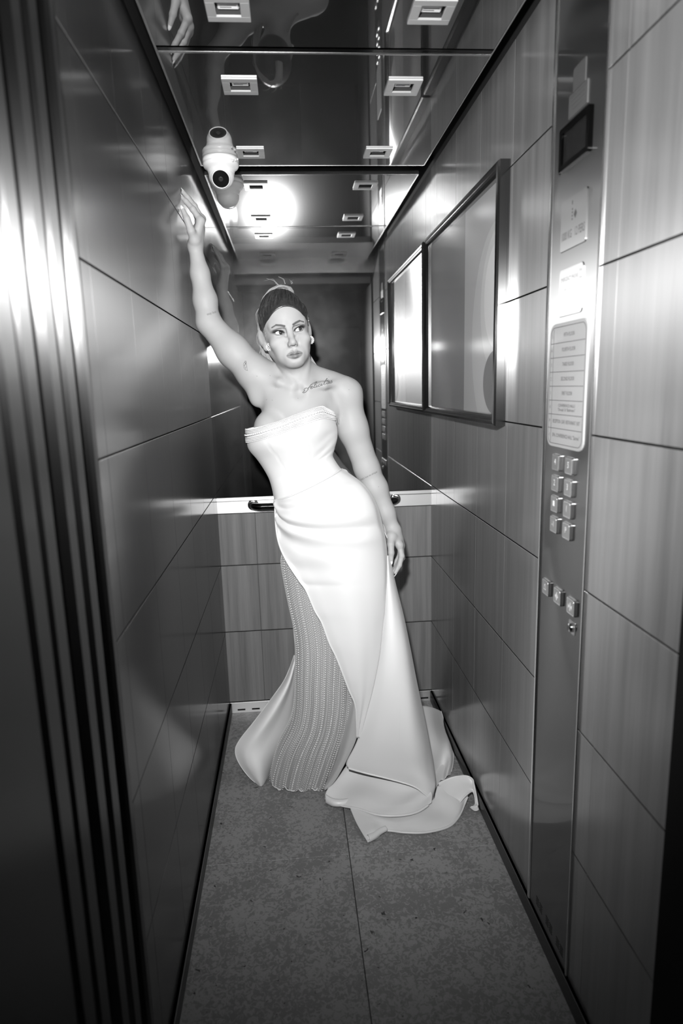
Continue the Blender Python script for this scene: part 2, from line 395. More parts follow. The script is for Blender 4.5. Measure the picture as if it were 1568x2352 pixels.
# framed picture
Y0, Y1, Z0, Z1 = 1.932, 2.957, 1.430, 2.178
t = empty('framed_picture', (1, (Y0+Y1)/2, Z0), label='large framed picture behind glass on the right wall', category='picture')
prof = [(0, 0), (0, .030), (.004, .036), (.012, .038), (.017, .034), (.021, .034), (.026, .030), (.032, .022), (.034, .010)]  # (inward, out of wall)
def rail_mesh(a, b_, inn):            # mitred moulding from corner a to corner b
    V = []; a = np.array(a); b_ = np.array(b_); d = (b_-a)/np.linalg.norm(b_-a); inn = np.array(inn)
    for e, s in ((a, 1), (b_, -1)):
        for q, h in prof: 
            p = e+inn*q+d*q*s; V.append((1-h, p[0], p[1]))
    n = len(prof); return V, [(k, k+1, n+k+1, n+k) for k in range(n-1)]+[(n-1, 0, n, 2*n-1)]
M_FRAME = plain('dark_metal_moulding', .22, .16, 1.)
for a, b_, inn in (((Y0, Z0), (Y1, Z0), (0, 1)), ((Y1, Z0), (Y1, Z1), (-1, 0)), ((Y1, Z1), (Y0, Z1), (0, -1)), ((Y0, Z1), (Y0, Z0), (1, 0))):
    B().add(*rail_mesh(a, b_, inn)).build('frame_rail', M_FRAME, t)
M_POST = [plain('poster_print_reflection_%d' % k, v, .5) for k, v in enumerate((.15, .44, .52, .16, .62, .36))]  # print tones; the first and last carry the reflection in the glass
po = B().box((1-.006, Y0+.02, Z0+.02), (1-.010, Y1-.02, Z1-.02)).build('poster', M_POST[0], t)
def oval(cy, cz, ry, rz, x, mt, name, a0=0, a1=360, ri=0.):
    n = 48; V = []; 
    for k in range(n+1):
        a = math.radians(a0+(a1-a0)*k/n)
        for q in (ri, 1.):
            y = min(max(cy+ry*q*math.cos(a), Y0+.025), Y1-.025); z = min(max(cz+rz*q*math.sin(a), Z0+.025), Z1-.025); V.append((x, y, z))
    B().add(V, [(2*k, 2*k+1, 2*k+3, 2*k+2) for k in range(n)]).build(name, mt, po)
B().box((1-.0098, Y0+.022, Z0+.022), (1-.0102, 2.37, Z1-.022)).build('reflection_field', M_POST[5], po)  # reflection painted into the poster: lighter near half, far half left dark
oval(2.00, 1.70, .27, .34, 1-.0105, M_POST[1], 'printed_bowl')
oval(1.98, 1.80, .19, .22, 1-.0110, M_POST[2], 'printed_bowl')
oval(1.99, 1.82, .14, .16, 1-.0115, M_POST[4], 'printed_bowl')
oval(2.00, 1.56, .13, .10, 1-.0113, M_POST[3], 'printed_dark_oval')  # dark oval in the print
B().box((1-.020, Y0+.028, Z0+.028), (1-.0215, Y1-.028, Z1-.028)).build('glass_pane', M_GLASS, t)

# car operating panel
t = empty('operating_panel', (1, 1.491, .06), label='full height steel elevator control panel with floor buttons in the right wall', category='control panel')
XP = .9975
slab(B(), rrect(1.364, 1.612, .058, 2.555, .002, 1), 1.02, XP, .002).build('face_plate', M_PANEL, t)
B().box((1.02, 1.6135, .056), (XP-.004, 1.6275, 2.556), .003).build('edge_strip', M_TRIM, t)
B().box((1.02, 1.3555, .056), (XP-.003, 1.3625, 2.556), .002).build('edge_strip', M_TRIM, t)
# vents at the foot
for gy in (1.545, 1.475, 1.405):
    for r in range(4):
        for c in range(2):
            y = gy+.001-c*.024+.011; z = .086+r*.0075
            B().box((XP-.0003, y-.010, z), (XP+.003, y+.010, z+.0028)).build('vent_slot', M_GAP, t)
# display
d = B(); frame_ring(d, rrect(1.413, 1.564, 2.028, 2.118, .006), rrect(1.426, 1.551, 2.040, 2.106, .003), XP+.001, XP-.010)
ds = d.build('display', M_CHROME_D, t)
slab(B(), rrect(1.424, 1.553, 2.038, 2.108, .003), XP+.001, XP-.004).build('screen', M_LCD, ds)
# small stickers above
s1 = slab(B(), rrect(1.457, 1.517, 2.178, 2.224, .003), XP+.001, XP-.0022).build('sticker', plain('dark_sticker', .06, .35), t)
s2 = slab(B(), rrect(1.442, 1.534, 2.130, 2.176, .002), XP+.001, XP-.0030).build('sticker', plain('grey_sticker', .06, .5), t)
b = B()
for k, wd in enumerate((.07, .066, .05)):
    b.box((XP-.0031, 1.488-wd/2, 2.160-k*.009), (XP-.0034, 1.488+wd/2, 2.1625-k*.009))
b.box((XP-.0031, 1.443, 2.168), (XP-.0034, 1.533, 2.1755)); b.build('sticker_print', M_INK, s2)
# load plate, emergency plate
lp = slab(B(), rrect(1.422, 1.556, 1.853, 1.963, .006), XP+.001, XP-.0025, .0012).build('load_plate', M_PLATE, t)
b = B(); wall_text(b, '1000 KG   12 PERS', 1.489, 1.884, .026, XP-.0028, .118)
wall_text(b, 'OTIC', 1.480, 1.925, .016, XP-.0028) if False else None
for k in range(4): b.box((XP-.0026, 1.492, 1.912+k*.007), (XP-.0029, 1.496, 1.916+k*.007))
b.box((XP-.0026, 1.494, 1.945), (XP-.0029, 1.497, 1.953))
b.add([(XP-.0028, 1.478, 1.932), (XP-.0028, 1.486, 1.922), (XP-.0028, 1.478, 1.912), (XP-.0028, 1.470, 1.922)], [(0, 1, 2, 3)])
b.build('load_print', M_INK, lp)
ep = slab(B(), rrect(1.427, 1.553, 1.708, 1.814, .010), XP+.001, XP-.0025, .0012).build('emergency_plate', M_PLATE, t)
b = B(); wall_text(b, 'EMERGENCY PHONE', 1.497, 1.789, .014, XP-.0028, .092)
wall_text(b, 'PRESS ALARM BUTTON', 1.490, 1.766, .0065, XP-.0028, .09)
wall_text(b, 'PHONE', 1.498, 1.742, .011, XP-.0028); wall_text(b, '3 SEC\n1 2 3', 1.455, 1.748, .007, XP-.0028)
wall_text(b, 'CALL\n+\nOPEN', 1.439, 1.790, .008, XP-.0028)
b.build('emergency_print', M_INK2, ep)
# floor directory
sg = slab(B(), rrect(1.390, 1.594, 1.402, 1.694, .026), XP+.001, XP-.0035, .001).build('floor_directory', M_SIGN, t)
b = B(); rows = 8; zt, zb = 1.682, 1.414; rh = (zt-zb)/rows
for k in range(1, rows): b.box((XP-.0036, 1.400, zb+k*rh-.0006), (XP-.0039, 1.588, zb+k*rh+.0006))
b.box((XP-.0036, 1.5695, zb), (XP-.0039, 1.5705, zt))
frame_ring(b, rrect(1.396, 1.588, 1.410, 1.686, .021), rrect(1.3972, 1.5868, 1.4112, 1.6848, .020), XP-.0036, XP-.0039)
TX = ['SPA, CONFERENCE HALL "Sairme"', 'RECEPTION  CAFE  RESTAURANT  EXIT', 'CONFERENCE HALLS\n"Dessaje" & "Bakhmaro"', 'FIRST FLOOR', 'SECOND FLOOR', 'THIRD FLOOR', 'FOURTH FLOOR', 'FIFTH FLOOR']
for k, tx in enumerate(TX):
    wall_text(b, tx, 1.484, zb+(k+.5)*rh, .0125 if '\n' not in tx else .0098, XP-.0039, .150 if len(tx) > 20 else None, 1. if len(tx) > 20 else .78)
    wall_text(b, ('-1', 'P', '0', '1', '2', '3', '4', '5')[k], 1.579, zb+(k+.5)*rh, .012, XP-.0039, None, .8)
b.build('directory_print', M_INK, sg)
# buttons
def button(y, z, sym, name='floor_button'):
    o = slab(B(), rrect(y-.0215, y+.0215, z-.0205, z+.0205, .004, 3), XP+.001, XP-.007, .002).build(name, M_BTN, t)
    slab(B(), rrect(y-.0165, y+.0165, z-.0160, z+.0160, .002, 2), XP-.0068, XP-.0076).build('button_face', M_BTNF, o)
    b = B(); X = XP-.0080
    if sym == 'bell':
        P = [(-.008, -.006), (.008, -.006), (.006, -.003), (.005, .004), (.002, .009), (-.002, .009), (-.005, .004), (-.006, -.003)]
        Q = [(p[0]*.7, p[1]*.7) for p in P]; n = len(P)
        b.add([(X, y-p[0], z+p[1]) for p in P]+[(X, y-p[0], z+p[1]) for p in Q], [(k, (k+1) % n, n+(k+1) % n, n+k) for k in range(n)])
    elif sym in ('open', 'close'):
        s = 1 if sym == 'open' else -1
        b.box((X, y-.0008, z-.010), (X-.0003, y+.0008, z+.010))
        for q in (-1, 1):
            a = q*(.003 if s > 0 else .010); c = q*(.010 if s > 0 else .003)
            b.add([(X, y+a, z+.006), (X, y+a, z-.006), (X, y+c, z)], [(0, 1, 2)])
    elif sym == '0': b.box((X, y-.004, z-.004), (X-.0004, y+.004, z+.009))
    else: wall_text(b, sym, y, z+.002, .021, X, None, .9)
    b.build('symbol', M_GLYPH, o)
for k, (l, r) in enumerate((('4', '5'), ('2', '3'), ('0', '1'), ('-1', 'P'))):
    z = 1.365-k*.0517; button(1.527, z, l); button(1.452, z, r)
for y, s in ((1.563, 'bell'), (1.489, 'open'), (1.411, 'close')): button(y, 1.036, s, 'service_button')
ks = slab(B(), rrect(1.395, 1.427, .968, 1.000, .002, 2), XP+.001, XP-.002, .0008).build('key_switch', M_BTNF, t)
B().lathe([(.0115, 0), (.0115, .005), (.009, .007), (.0, .007)], (XP-.002, 1.411, .984), (-1, 0, 0), 20).build('key_barrel', M_CHROME, ks, True)
B().box((XP-.0088, 1.4095, .978), (XP-.0095, 1.4125, .990)).build('key_slot', M_INK, ks)

# turret camera on the ceiling
cx_, cy_ = .118, 2.832
t = empty('security_camera', (cx_, cy_, CH), label='white turret security camera on the ceiling by the left back corner', category='camera')
B().lathe([(.071, 0), (.071, .011), (.069, .013), (.069, .015), (.071, .017), (.071, .026), (.066, .034), (.057, .040), (.053, .048), (.050, .060), (.040, .066), (0, .066)], (cx_, cy_, CH), (0, 0, -1), 48).build('base', M_WHITEP, t, True)
bc = np.array((cx_, cy_-.004, CH-.062)); face = aty(506, 417, 2.775); ax = face-bc; ax /= np.linalg.norm(ax)
r = .050; a1 = math.asin(.036/r)
pr = [(r*math.sin(a), -r*math.cos(a)) for a in np.linspace(.02, math.pi-a1, 18)]; pr[0] = (0, -r)
top = r*math.cos(a1)
ball = B().lathe(pr+[(.036, top+.004), (.0335, top+.005), (.0325, top+.002)], bc, ax, 40).build('camera_ball', M_WHITEP, t, True)
M_LENS = plain('black_camera_window', .006, .1, spec=.6)
B().lathe([(.0328, 0), (.0, .0001)], bc+ax*(top+.0025), ax, 40).build('camera_window', M_LENS, ball)
B().lathe([(.009, 0), (.009, .001), (.006, .0012), (.004, .0006), (.0, .0009)], bc+ax*(top+.0028), ax, 24).build('lens', plain('lens_ring', .03, .25), ball, True)
for k in range(3):
    B().lathe([(.004, 0), (.004, .004), (0, .005)], (cx_+.071*math.cos(.3+k*.25), cy_+.071*math.sin(-.5-k*.2), CH-.012-.006*k), (1, -.6, 0), 10).build('screw_cap', M_WHITEP, t, True)
# ------------------------------------------------------------------ the woman: body grown from a smooth field
def unit(v): v = np.array(v, float); return v/np.linalg.norm(v)
def frame_z(d):      # rotation whose third column is d
    d = unit(d); a = np.cross((0, 1, 0), d); a = unit(a) if np.linalg.norm(a) > 1e-3 else np.array((1., 0, 0)); return np.stack([a, np.cross(d, a), d], 1)
class Field:
    def __init__(s, lo, hi, res):
        s.lo = np.array(lo, float); s.res = res; s.n = np.ceil((np.array(hi)-s.lo)/res).astype(int)+1
        s.a = np.full(tuple(s.n), 1., np.float32)
    def _sub(s, blo, bhi):
        i0 = np.maximum(np.floor((blo-s.lo)/s.res).astype(int), 0); i1 = np.minimum(np.ceil((bhi-s.lo)/s.res).astype(int)+1, s.n)
        if np.any(i1 <= i0): return None, None
        ax = [(s.lo[k]+np.arange(i0[k], i1[k])*s.res).astype(np.float32) for k in range(3)]
        return tuple(slice(i0[k], i1[k]) for k in range(3)), (ax[0][:, None, None], ax[1][None, :, None], ax[2][None, None, :])
    def run(s, prims):
        for p in prims:
            kind, k, neg = p[0], p[-2], p[-1]; mg = k+s.res*4+.012
            if kind == 'cone':
                a, b, ra, rb = p[1], p[2], p[3], p[4]; r = max(ra, rb)
                sl, X = s._sub(np.minimum(a, b)-r-mg, np.maximum(a, b)+r+mg)
                if sl is None: continue
                ab = b-a; L2 = float(ab@ab)+1e-12
                q = [X[i]-np.float32(a[i]) for i in range(3)]
                t = np.clip((q[0]*ab[0]+q[1]*ab[1]+q[2]*ab[2])/L2, 0, 1).astype(np.float32)
                d = np.sqrt((q[0]-t*ab[0])**2+(q[1]-t*ab[1])**2+(q[2]-t*ab[2])**2)-(ra+(rb-ra)*t)
            else:
                c, r, M = p[1], p[2], p[3]; rm = float(max(r))
                sl, X = s._sub(c-rm-mg, c+rm+mg)
                if sl is None: continue
                q = [X[i]-np.float32(c[i]) for i in range(3)]
                l = [q[0]*M[0, j]+q[1]*M[1, j]+q[2]*M[2, j] for j in range(3)]
                k0 = np.sqrt(sum((l[j]/r[j])**2 for j in range(3))); k1 = np.sqrt(sum((l[j]/r[j]**2)**2 for j in range(3)))+1e-9
                d = k0*(k0-1)/k1
            A = s.a[sl]
            if not neg:
                h = np.maximum(k-np.abs(A-d), 0)/max(k, 1e-6); s.a[sl] = np.minimum(A, d)-h*h*k*.25
            else:
                d = -d; h = np.maximum(k-np.abs(A-d), 0)/max(k, 1e-6); s.a[sl] = np.maximum(A, d)+h*h*k*.25
        return s
    def mesh(s):
        a = s.a; ins = a < 0; n = s.n
        c = np.zeros(tuple(n-1), np.int8)
        for dx in (0, 1):
            for dy in (0, 1):
                for dz in (0, 1): c += ins[dx:n[0]-1+dx, dy:n[1]-1+dy, dz:n[2]-1+dz]
        I = np.argwhere((c > 0) & (c < 8)); idx = np.full(tuple(n-1), -1, np.int32); idx[tuple(I.T)] = np.arange(len(I))
        P = np.zeros((len(I), 3)); W_ = np.zeros(len(I))
        cs = [(x, y, z) for x in (0, 1) for y in (0, 1) for z in (0, 1)]
        val = {q: a[I[:, 0]+q[0], I[:, 1]+q[1], I[:, 2]+q[2]] for q in cs}
        for q in cs:
            for k in range(3):
                if q[k]: continue
                r = list(q); r[k] = 1; r = tuple(r); v0, v1 = val[q], val[r]; mk = (v0 < 0) != (v1 < 0)
                t = np.where(mk, v0/np.where(mk, v0-v1, 1), 0)
                e = np.tile(np.array(q, float), (len(I), 1)); e[:, k] += t
                P += e*mk[:, None]; W_ += mk
        V = s.lo+(I+P/W_[:, None])*s.res
        s.N = np.stack([sum((1 if q[k] else -1)*val[q] for q in cs) for k in range(3)], 1); s.N /= np.linalg.norm(s.N, axis=1, keepdims=True)+1e-9
        Q = []
        for k in range(3):
            sl0 = [slice(1, -1)]*3; sl1 = [slice(1, -1)]*3; sl0[k] = slice(0, -1); sl1[k] = slice(1, None)
            A0, A1 = ins[tuple(sl0)], ins[tuple(sl1)]; E = np.argwhere(A0 != A1)
            off = np.array([1, 1, 1]); off[k] = 0; E = E+off; flip = ins[tuple(E.T)]
            u, w_ = [(1, 2), (2, 0), (0, 1)][k]; du = np.zeros(3, int); du[u] = 1; dw = np.zeros(3, int); dw[w_] = 1
            f = np.stack([idx[tuple((E-du-dw).T)], idx[tuple((E-dw).T)], idx[tuple(E.T)], idx[tuple((E-du).T)]], 1)
            f[~flip] = f[~flip][:, ::-1]; Q.append(f)
        Q = np.concatenate(Q); return V, Q[(Q >= 0).all(1)], s.N
def cut(V, Q, N_, keep):         # keep(face centres) -> mask ; drops unused vertices
    Q = Q[keep(V[Q].mean(1))]; u, inv = np.unique(Q, return_inverse=True); return V[u], inv.reshape(Q.shape), N_[u]

PRIMS = []
I3 = np.eye(3)
def px(p): return aty(*p)
def cone(a, b, ra, rb, k=.02, neg=False): PRIMS.append(('cone', np.array(a, float), np.array(b, float), ra, rb, k, neg))
def chain(pts, rads, k=.02):
    for (a, ra), (b, rb) in zip(zip(pts[:-1], rads[:-1]), zip(pts[1:], rads[1:])): cone(a, b, ra, rb, k)
def ell(c, r, M=I3, k=.02, neg=False): PRIMS.append(('ell', np.array(c, float), np.array(r, float), M, k, neg))

# torso
lean = unit(px((690, 880, 2.40))-px((705, 1090, 2.39)))
MT = frame_z(lean); 
if MT[0, 0] < 0: MT = MT*np.array([-1, -1, 1])
ell(px((678, 985, 2.415)), (.125, .092, .19), MT, .03)
ell(px((700, 1085, 2.40)), (.098, .075, .12), MT, .04)
ell(px((752, 1190, 2.375)), (.165, .105, .12), I3, .05)
chain([px((640, 885, 2.42)), px((742, 888, 2.425))], [.060, .058], .05)          # upper chest across the shoulders
ell(px((688, 925, 2.385)), (.115, .062, .075), MT, .05)
for c in ((621, 985, 2.360), (718, 962, 2.360)): ell(px(c), (.060, .060, .066), I3, .022)
# clavicles, neck, neck tendons
chain([px((697, 893, 2.335)), px((745, 884, 2.345)), px((790, 880, 2.395))], [.009, .010, .013], .018)
chain([px((676, 893, 2.335)), px((640, 878, 2.345)), px((612, 868, 2.385))], [.009, .010, .012], .018)
NB, NT = px((690, 895, 2.395)), px((667, 800, 2.375))
cone(NB, NT, .060, .053, .03)
cone(px((745, 880, 2.43)), px((690, 845, 2.42)), .030, .034, .045)
cone(px((640, 868, 2.43)), px((668, 840, 2.42)), .030, .034, .045)
cone(px((682, 893, 2.330)), px((641, 826, 2.370)), .0095, .013, .008)
cone(px((697, 893, 2.332)), px((704, 826, 2.370)), .0085, .012, .010)
ell(px((688, 899, 2.318)), (.010, .009, .012), I3, .03, True)                    # notch
# raised arm (her right)
chain([px((612, 878, 2.42)), px((586, 858, 2.425)), px((535, 806, 2.445)), px((479, 741, 2.47))], [.062, .060, .054, .043], .035)
chain([px((479, 741, 2.47)), px((471, 690, 2.48)), px((459, 628, 2.487)), px((448, 566, 2.49))], [.042, .041, .032, .0225], .02)
ell(px((588, 905, 2.41)), (.028, .030, .045), I3, .03)                             # armpit fold
# hanging arm (her left)
chain([px((772, 890, 2.425)), px((795, 905, 2.42)), px((810, 985, 2.425)), px((842, 1075, 2.43))], [.050, .054, .053, .047], .03)
chain([px((842, 1075, 2.43)), px((861, 1122, 2.425)), px((886, 1178, 2.41)), px((904, 1217, 2.40))], [.046, .047, .034, .0235], .02)
ell(px((760, 950, 2.385)), (.022, .022, .045), I3, .03)
# legs under the skirts
for s_, hx, kx, fx in ((-1, 705, 735, 705), (1, 795, 800, 775)):
    chain([px((hx, 1240, 2.385)), px((kx, 1480, 2.37)), px((fx, 1745, 2.42))], [.085, .055, .036], .04)
    f0 = px((fx, 1745, 2.42)); cone(f0*np.array([1, 1, 0])+(0, 0, .045), f0*np.array([1, 1, 0])+(0, -.10, .028), .030, .022, .03); cone(f0, f0*np.array([1, 1, 0])+(0, 0, .05), .036, .03, .03)

# hands: px, px, depth for every joint
HAND_R = dict(wrist=(448, 566, 2.49), fingers=[
    [(461, 508, 2.468), (443, 481, 2.475), (427, 463, 2.484), (418, 454, 2.488)],
    [(463, 503, 2.491), (446, 474, 2.499), (430, 453, 2.505), (420, 441, 2.508)],
    [(461, 503, 2.513), (447, 474, 2.524), (433, 455, 2.530), (425, 446, 2.533)],
    [(456, 510, 2.533), (446, 486, 2.545), (437, 470, 2.550), (431, 461, 2.553)]],
    thumb=[(447, 552, 2.468), (439, 531, 2.447), (429, 503, 2.443), (420, 483, 2.447)], back=np.array([1., -.1, .6]), tback=np.array([.35, -1., .2]))
HAND_L = dict(wrist=(904, 1217, 2.40), fingers=[
    [(917, 1252, 2.368), (922, 1277, 2.356), (917, 1298, 2.347), (908, 1315, 2.342)],
    [(920, 1253, 2.390), (923, 1281, 2.380), (913, 1303, 2.371), (900, 1317, 2.366)],
    [(919, 1252, 2.411), (921, 1280, 2.404), (911, 1301, 2.398), (900, 1314, 2.394)],
    [(916, 1249, 2.430), (918, 1273, 2.428), (909, 1290, 2.424), (901, 1302, 2.421)]],
    thumb=[(899, 1232, 2.372), (897, 1250, 2.350), (898, 1270, 2.338), (898, 1287, 2.334)], back=np.array([1., -.1, .1]), tback=np.array([-.1, -1., .1]))
NAILS = []
def hand(H, k=.007):
    w_ = px(H['wrist']); mc = [px(f[0]) for f in H['fingers']]
    for j, f in enumerate(H['fingers']):
        P = [px(q) for q in f]; sc_ = (1., 1., .95, .84)[j]
        cone(w_+(P[0]-w_)*.08, P[0], .0165, .0125*sc_, .014)
        r = [.0118*sc_, .0105*sc_, .0093*sc_, .0072*sc_]
        for i in range(3): cone(P[i], P[i+1], r[i], r[i+1], .004 if i else .008)
        ell(P[1], (.0108*sc_,)*3, I3, .004); NAILS.append((P[2], P[3], H['back'], r[3]))
    for a, b in zip(mc[:-1], mc[1:]): cone(a, b, .0115, .0115, .010)
    c = (w_+sum(mc)/4*1.6)/2.6
    cone(w_, c, .020, .019, .02)
    P = [px(q) for q in H['thumb']]
    cone(w_, P[0], .020, .0185, .016); r = [.0185, .0135, .0115, .0080]
    for i in range(3): cone(P[i], P[i+1], r[i], r[i+1], .006)
    cone(P[0], mc[0], .0135, .0095, .012)
    NAILS.append((P[2], P[3], H['tback'], r[3]))
hand(HAND_R); hand(HAND_L)

# head, modelled in its own frame: x to the picture's right, y out of the face, z up, metres
HK = 1.13; HO = px((656.5, 767, 2.372))
ya, ro, pi_ = math.radians(7.5), math.radians(9.5), math.radians(2)
HX = np.array([math.cos(ya), math.sin(ya), 0]); HY = np.array([math.sin(ya), -math.cos(ya), 0]); HZ = np.array([0, 0, 1.])
HY, HZ = HY*math.cos(pi_)+HZ*math.sin(pi_), HZ*math.cos(pi_)-HY*math.sin(pi_)
HX, HZ = HX*math.cos(ro)+HZ*math.sin(ro), HZ*math.cos(ro)-HX*math.sin(ro)
HM = np.stack([HX, HY, HZ], 1)
def hw(p): return HO+HM@(np.array(p, float)*HK)
def hl(P): return ((np.asarray(P)-HO)@HM)/HK
def hcone(a, b, ra, rb, k, neg=False): cone(hw(a), hw(b), ra*HK, rb*HK, k*HK, neg)
def hell(c, r, k, neg=False, rot=None): ell(hw(c), np.array(r)*HK, HM if rot is None else HM@rot, k*HK, neg)
def rx(a): a = math.radians(a); return np.array([[1, 0, 0], [0, math.cos(a), -math.sin(a)], [0, math.sin(a), math.cos(a)]])
def ryy(a): a = math.radians(a); return np.array([[math.cos(a), 0, math.sin(a)], [0, 1, 0], [-math.sin(a), 0, math.cos(a)]])
def rz(a): a = math.radians(a); return np.array([[math.cos(a), -math.sin(a), 0], [math.sin(a), math.cos(a), 0], [0, 0, 1]])
EX, EY = .0305, .0665
hell((0, -.014, .034), (.0705, .094, .083), .02)
hell((0, .022, -.012), (.0605, .066, .085), .03)
hell((0, .030, .048), (.060, .058, .052), .03)
hell((0, .034, -.062), (.039, .046, .042), .03)
hell((0, .071, -.0895), (.0160, .0150, .0150), .022)
for s in (-1, 1):
    hcone((s*.0490, .004, -.044), (s*.015, .064, -.0870), .0130, .0115, .025)
    hell((s*.0435, .056, -.026), (.020, .019, .0145), .020, rot=ryy(s*22))
    hell((s*.034, .060, -.060), (.010, .012, .016), .024)
    hcone((s*.013, .0795, .0205), (s*.046, .0640, .0215), .0085, .0070, .014)
    hell((s*EX, .0865, -.001), (.0175, .0135, .0105), .010, True)
    hell((s*.0125, .0840, -.004), (.0060, .0080, .0120), .010, True)
hcone((0, .0800, .010), (0, .0985, -.0300), .0070, .0082, .012)
hell((0, .1010, -.0375), (.0098, .0105, .0088), .010)
for s in (-1, 1):
    hell((s*.0112, .0915, -.0415), (.0062, .0100, .0070), .007)
    hell((s*.0064, .0985, -.0485), (.0038, .0048, .0040), .003, True)
    hell((s*.0185, .0910, -.0415), (.0028, .0080, .0080), .008, True)
# mouth
hell((0, .0770, -.0700), (.027, .0115, .021), .014)
for s in (-1, 1):
    hcone((s*.0050, .0897, -.0642), (s*.0250, .0770, -.0706), .0054, .0020, .004)
    hcone((0, .0895, -.0785), (s*.0210, .0780, -.0735), .0080, .0028, .005)
hcone((-.005, .0893, -.0650), (.005, .0893, -.0650), .0046, .0046, .003)
for s in (-1, 1): hcone((0, .0965, -.0709), (s*.0225, .0815, -.0712), .0011, .0011, .003, True)
hell((0, .0945, -.0868), (.0130, .0050, .0035), .008, True)
hell((0, .0945, -.0560), (.0030, .0040, .0060), .006, True)
# lids: a shell round each eyeball, opened by an almond
for s in (-1, 1):
    hell((s*EX, EY, .0), (.0139, .0132, .0132), .003)
    for dx, rr in ((-.0045, .0050), (.0, .0058), (.0045, .0050), (.0085, .0036), (-.0085, .0036)):
        hell((s*EX+dx, .0810, s*dx*.20-.0004), (.0052, .0120, rr*.92), .0012, True)
    hell((s*EX, .0800, .0098), (.0120, .0040, .0011), .003, True)
# ears
for s in (-1, 1):
    R_ = rz(s*34)@rx(12)
    hell((s*.0755, -.012, .000), (.0060, .0170, .0290), .006, rot=R_)
    hell((s*.0715, -.002, -.029), (.0055, .0085, .0110), .007, rot=R_)
    hell((s*.0795, -.002, .002), (.0050, .0105, .0200), .004, True, rot=R_)

def in_head(c, o_=0.): return (c[:, 2] > 1.612-o_) & (np.abs(c[:, 0]-NT[0]) < .115+o_)
WR, WL = px((449, 575, 2.489)), px((901, 1211, 2.402))
dR, dL = unit(px((448, 560, 2.49))-px((459, 628, 2.487))), unit(px((904, 1217, 2.40))-px((886, 1178, 2.41)))
def in_hr(c, o_=0.): return ((c-WR)@dR > o_) & (c[:, 0] < .2)
def in_hl(c, o_=0.): return ((c-WL)@dL > o_) & (c[:, 0] > .66) & (c[:, 2] > .6) & (c[:, 2] < 1.1)
parts = []
f = Field((-.02, 2.12, .0), (.86, 2.66, 2.36), .004).run(PRIMS); parts.append(cut(*f.mesh(), lambda c: ~in_head(c) & ~in_hr(c) & ~in_hl(c)))
f = Field(np.array(NT)-(.135, .16, .0)+(0, 0, -.12), np.array(NT)+(.135, .17, .26), .00125).run(PRIMS); parts.append(cut(*f.mesh(), lambda c: in_head(c, .004)))
f = Field(px((415, 610, 2.42))*np.array([0, 1, 1])+(-.02, 0, -.04), px((480, 425, 2.59)), .0014).run(PRIMS); parts.append(cut(*f.mesh(), lambda c: in_hr(c, -.007)))
f = Field(px((880, 1335, 2.28)), px((940, 1160, 2.47)), .0014).run(PRIMS); parts.append(cut(*f.mesh(), lambda c: in_hl(c, -.007)))
del f
off = 0; VV, QQ, NN = [], [], []
for V, Q, N_ in parts: VV.append(V); QQ.append(Q+off); NN.append(N_); off += len(V)
NN = np.concatenate(NN)
BV, BQ = np.concatenate(VV), np.concatenate(QQ)
BV[:, 0] = np.maximum(BV[:, 0], .0015)      # fingertips flatten on the wall

# complexion: one grey value per vertex (make-up, lips, brows, lash line)
SKIN = .335
col = np.full(len(BV), SKIN)
def blob(d, r0, r1): return np.clip((r1-d)/(r1-r0), 0, 1)
def seg2(p, a, b):
    a, b = np.array(a), np.array(b); ab = b-a; t = np.clip(((p-a)@ab)/(ab@ab), 0, 1); return np.linalg.norm(p-a-t[:, None]*ab, axis=1), t
hv = hl(BV); face = in_head(BV) & (hv[:, 1] > .03); xz = hv[:, [0, 2]]
def paint(mask, g, w_): 
    w_ = w_*mask; col[:] = col*(1-w_)+g*w_
for s in (-1, 1):
    sx = np.array([s, 1.])
    q = xz*sx
    d = np.minimum.reduce([seg2(q, (.0135, .0146), (.024, .0190))[0]*1.05, seg2(q, (.024, .0190), (.0365, .0226))[0]*1.1, seg2(q, (.0365, .0226), (.0490, .0186))[0]*1.6])
    paint(face, .06, blob(d, .0022, .0040)*.92)
    d = np.linalg.norm((q-np.array((EX+.003, .0075)))/np.array((1.35, .75)), axis=1); paint(face, .30, blob(d, .006, .0135)*.55)
    d = np.linalg.norm((q-np.array((EX+.0150, .0062)))/np.array((1.35, .75)), axis=1); paint(face, .05, blob(d, .002, .0095)*.85)
    # lash line along the lid opening
    al = np.abs(np.sqrt(((q[:, 0]-EX)/.0135)**2+((q[:, 1]+.0002-(q[:, 0]-EX)*.20)/.0056)**2)-1)
    up = q[:, 1] > -.001+(q[:, 0]-EX)*.20
    paint(face & (hv[:, 1] > .06), .03, blob(al, .25, .60)*np.where(up, .97, .40))
    d, t_ = seg2(q, (.036, -.040), (.056, -.020)); paint(face, .36, blob(d, .002, .013)*.5)
    d, _ = seg2(q, (.0105, .005), (.0095, -.030)); paint(face, .44, blob(d, .001, .0045)*.35)
lip = np.sqrt((xz[:, 0]/.0260)**2+((xz[:, 1]+.0713)/np.where(xz[:, 1] > -.0713, .0098-.002*np.exp(-(xz[:, 0]/.003)**2), .0128))**2)
paint(face & (hv[:, 1] > .066), .165, blob(lip, .90, 1.02)*.9)
paint(face & (hv[:, 1] > .066), .05, blob(np.abs(xz[:, 1]+.0711)+np.maximum(np.abs(xz[:, 0])-.024, 0), .0004, .0014)*.8)
scalp = in_head(BV) & (hv[:, 2] > .06)
for (mx_, my_) in ((590, 870), (608, 912)): pass
me = big_mesh('body', BV, BQ)
ca = me.color_attributes.new('complexion', 'FLOAT_COLOR', 'POINT')
ca.data.foreach_set('color', np.stack([col, col, col, np.ones_like(col)], 1).astype(np.float32).ravel())
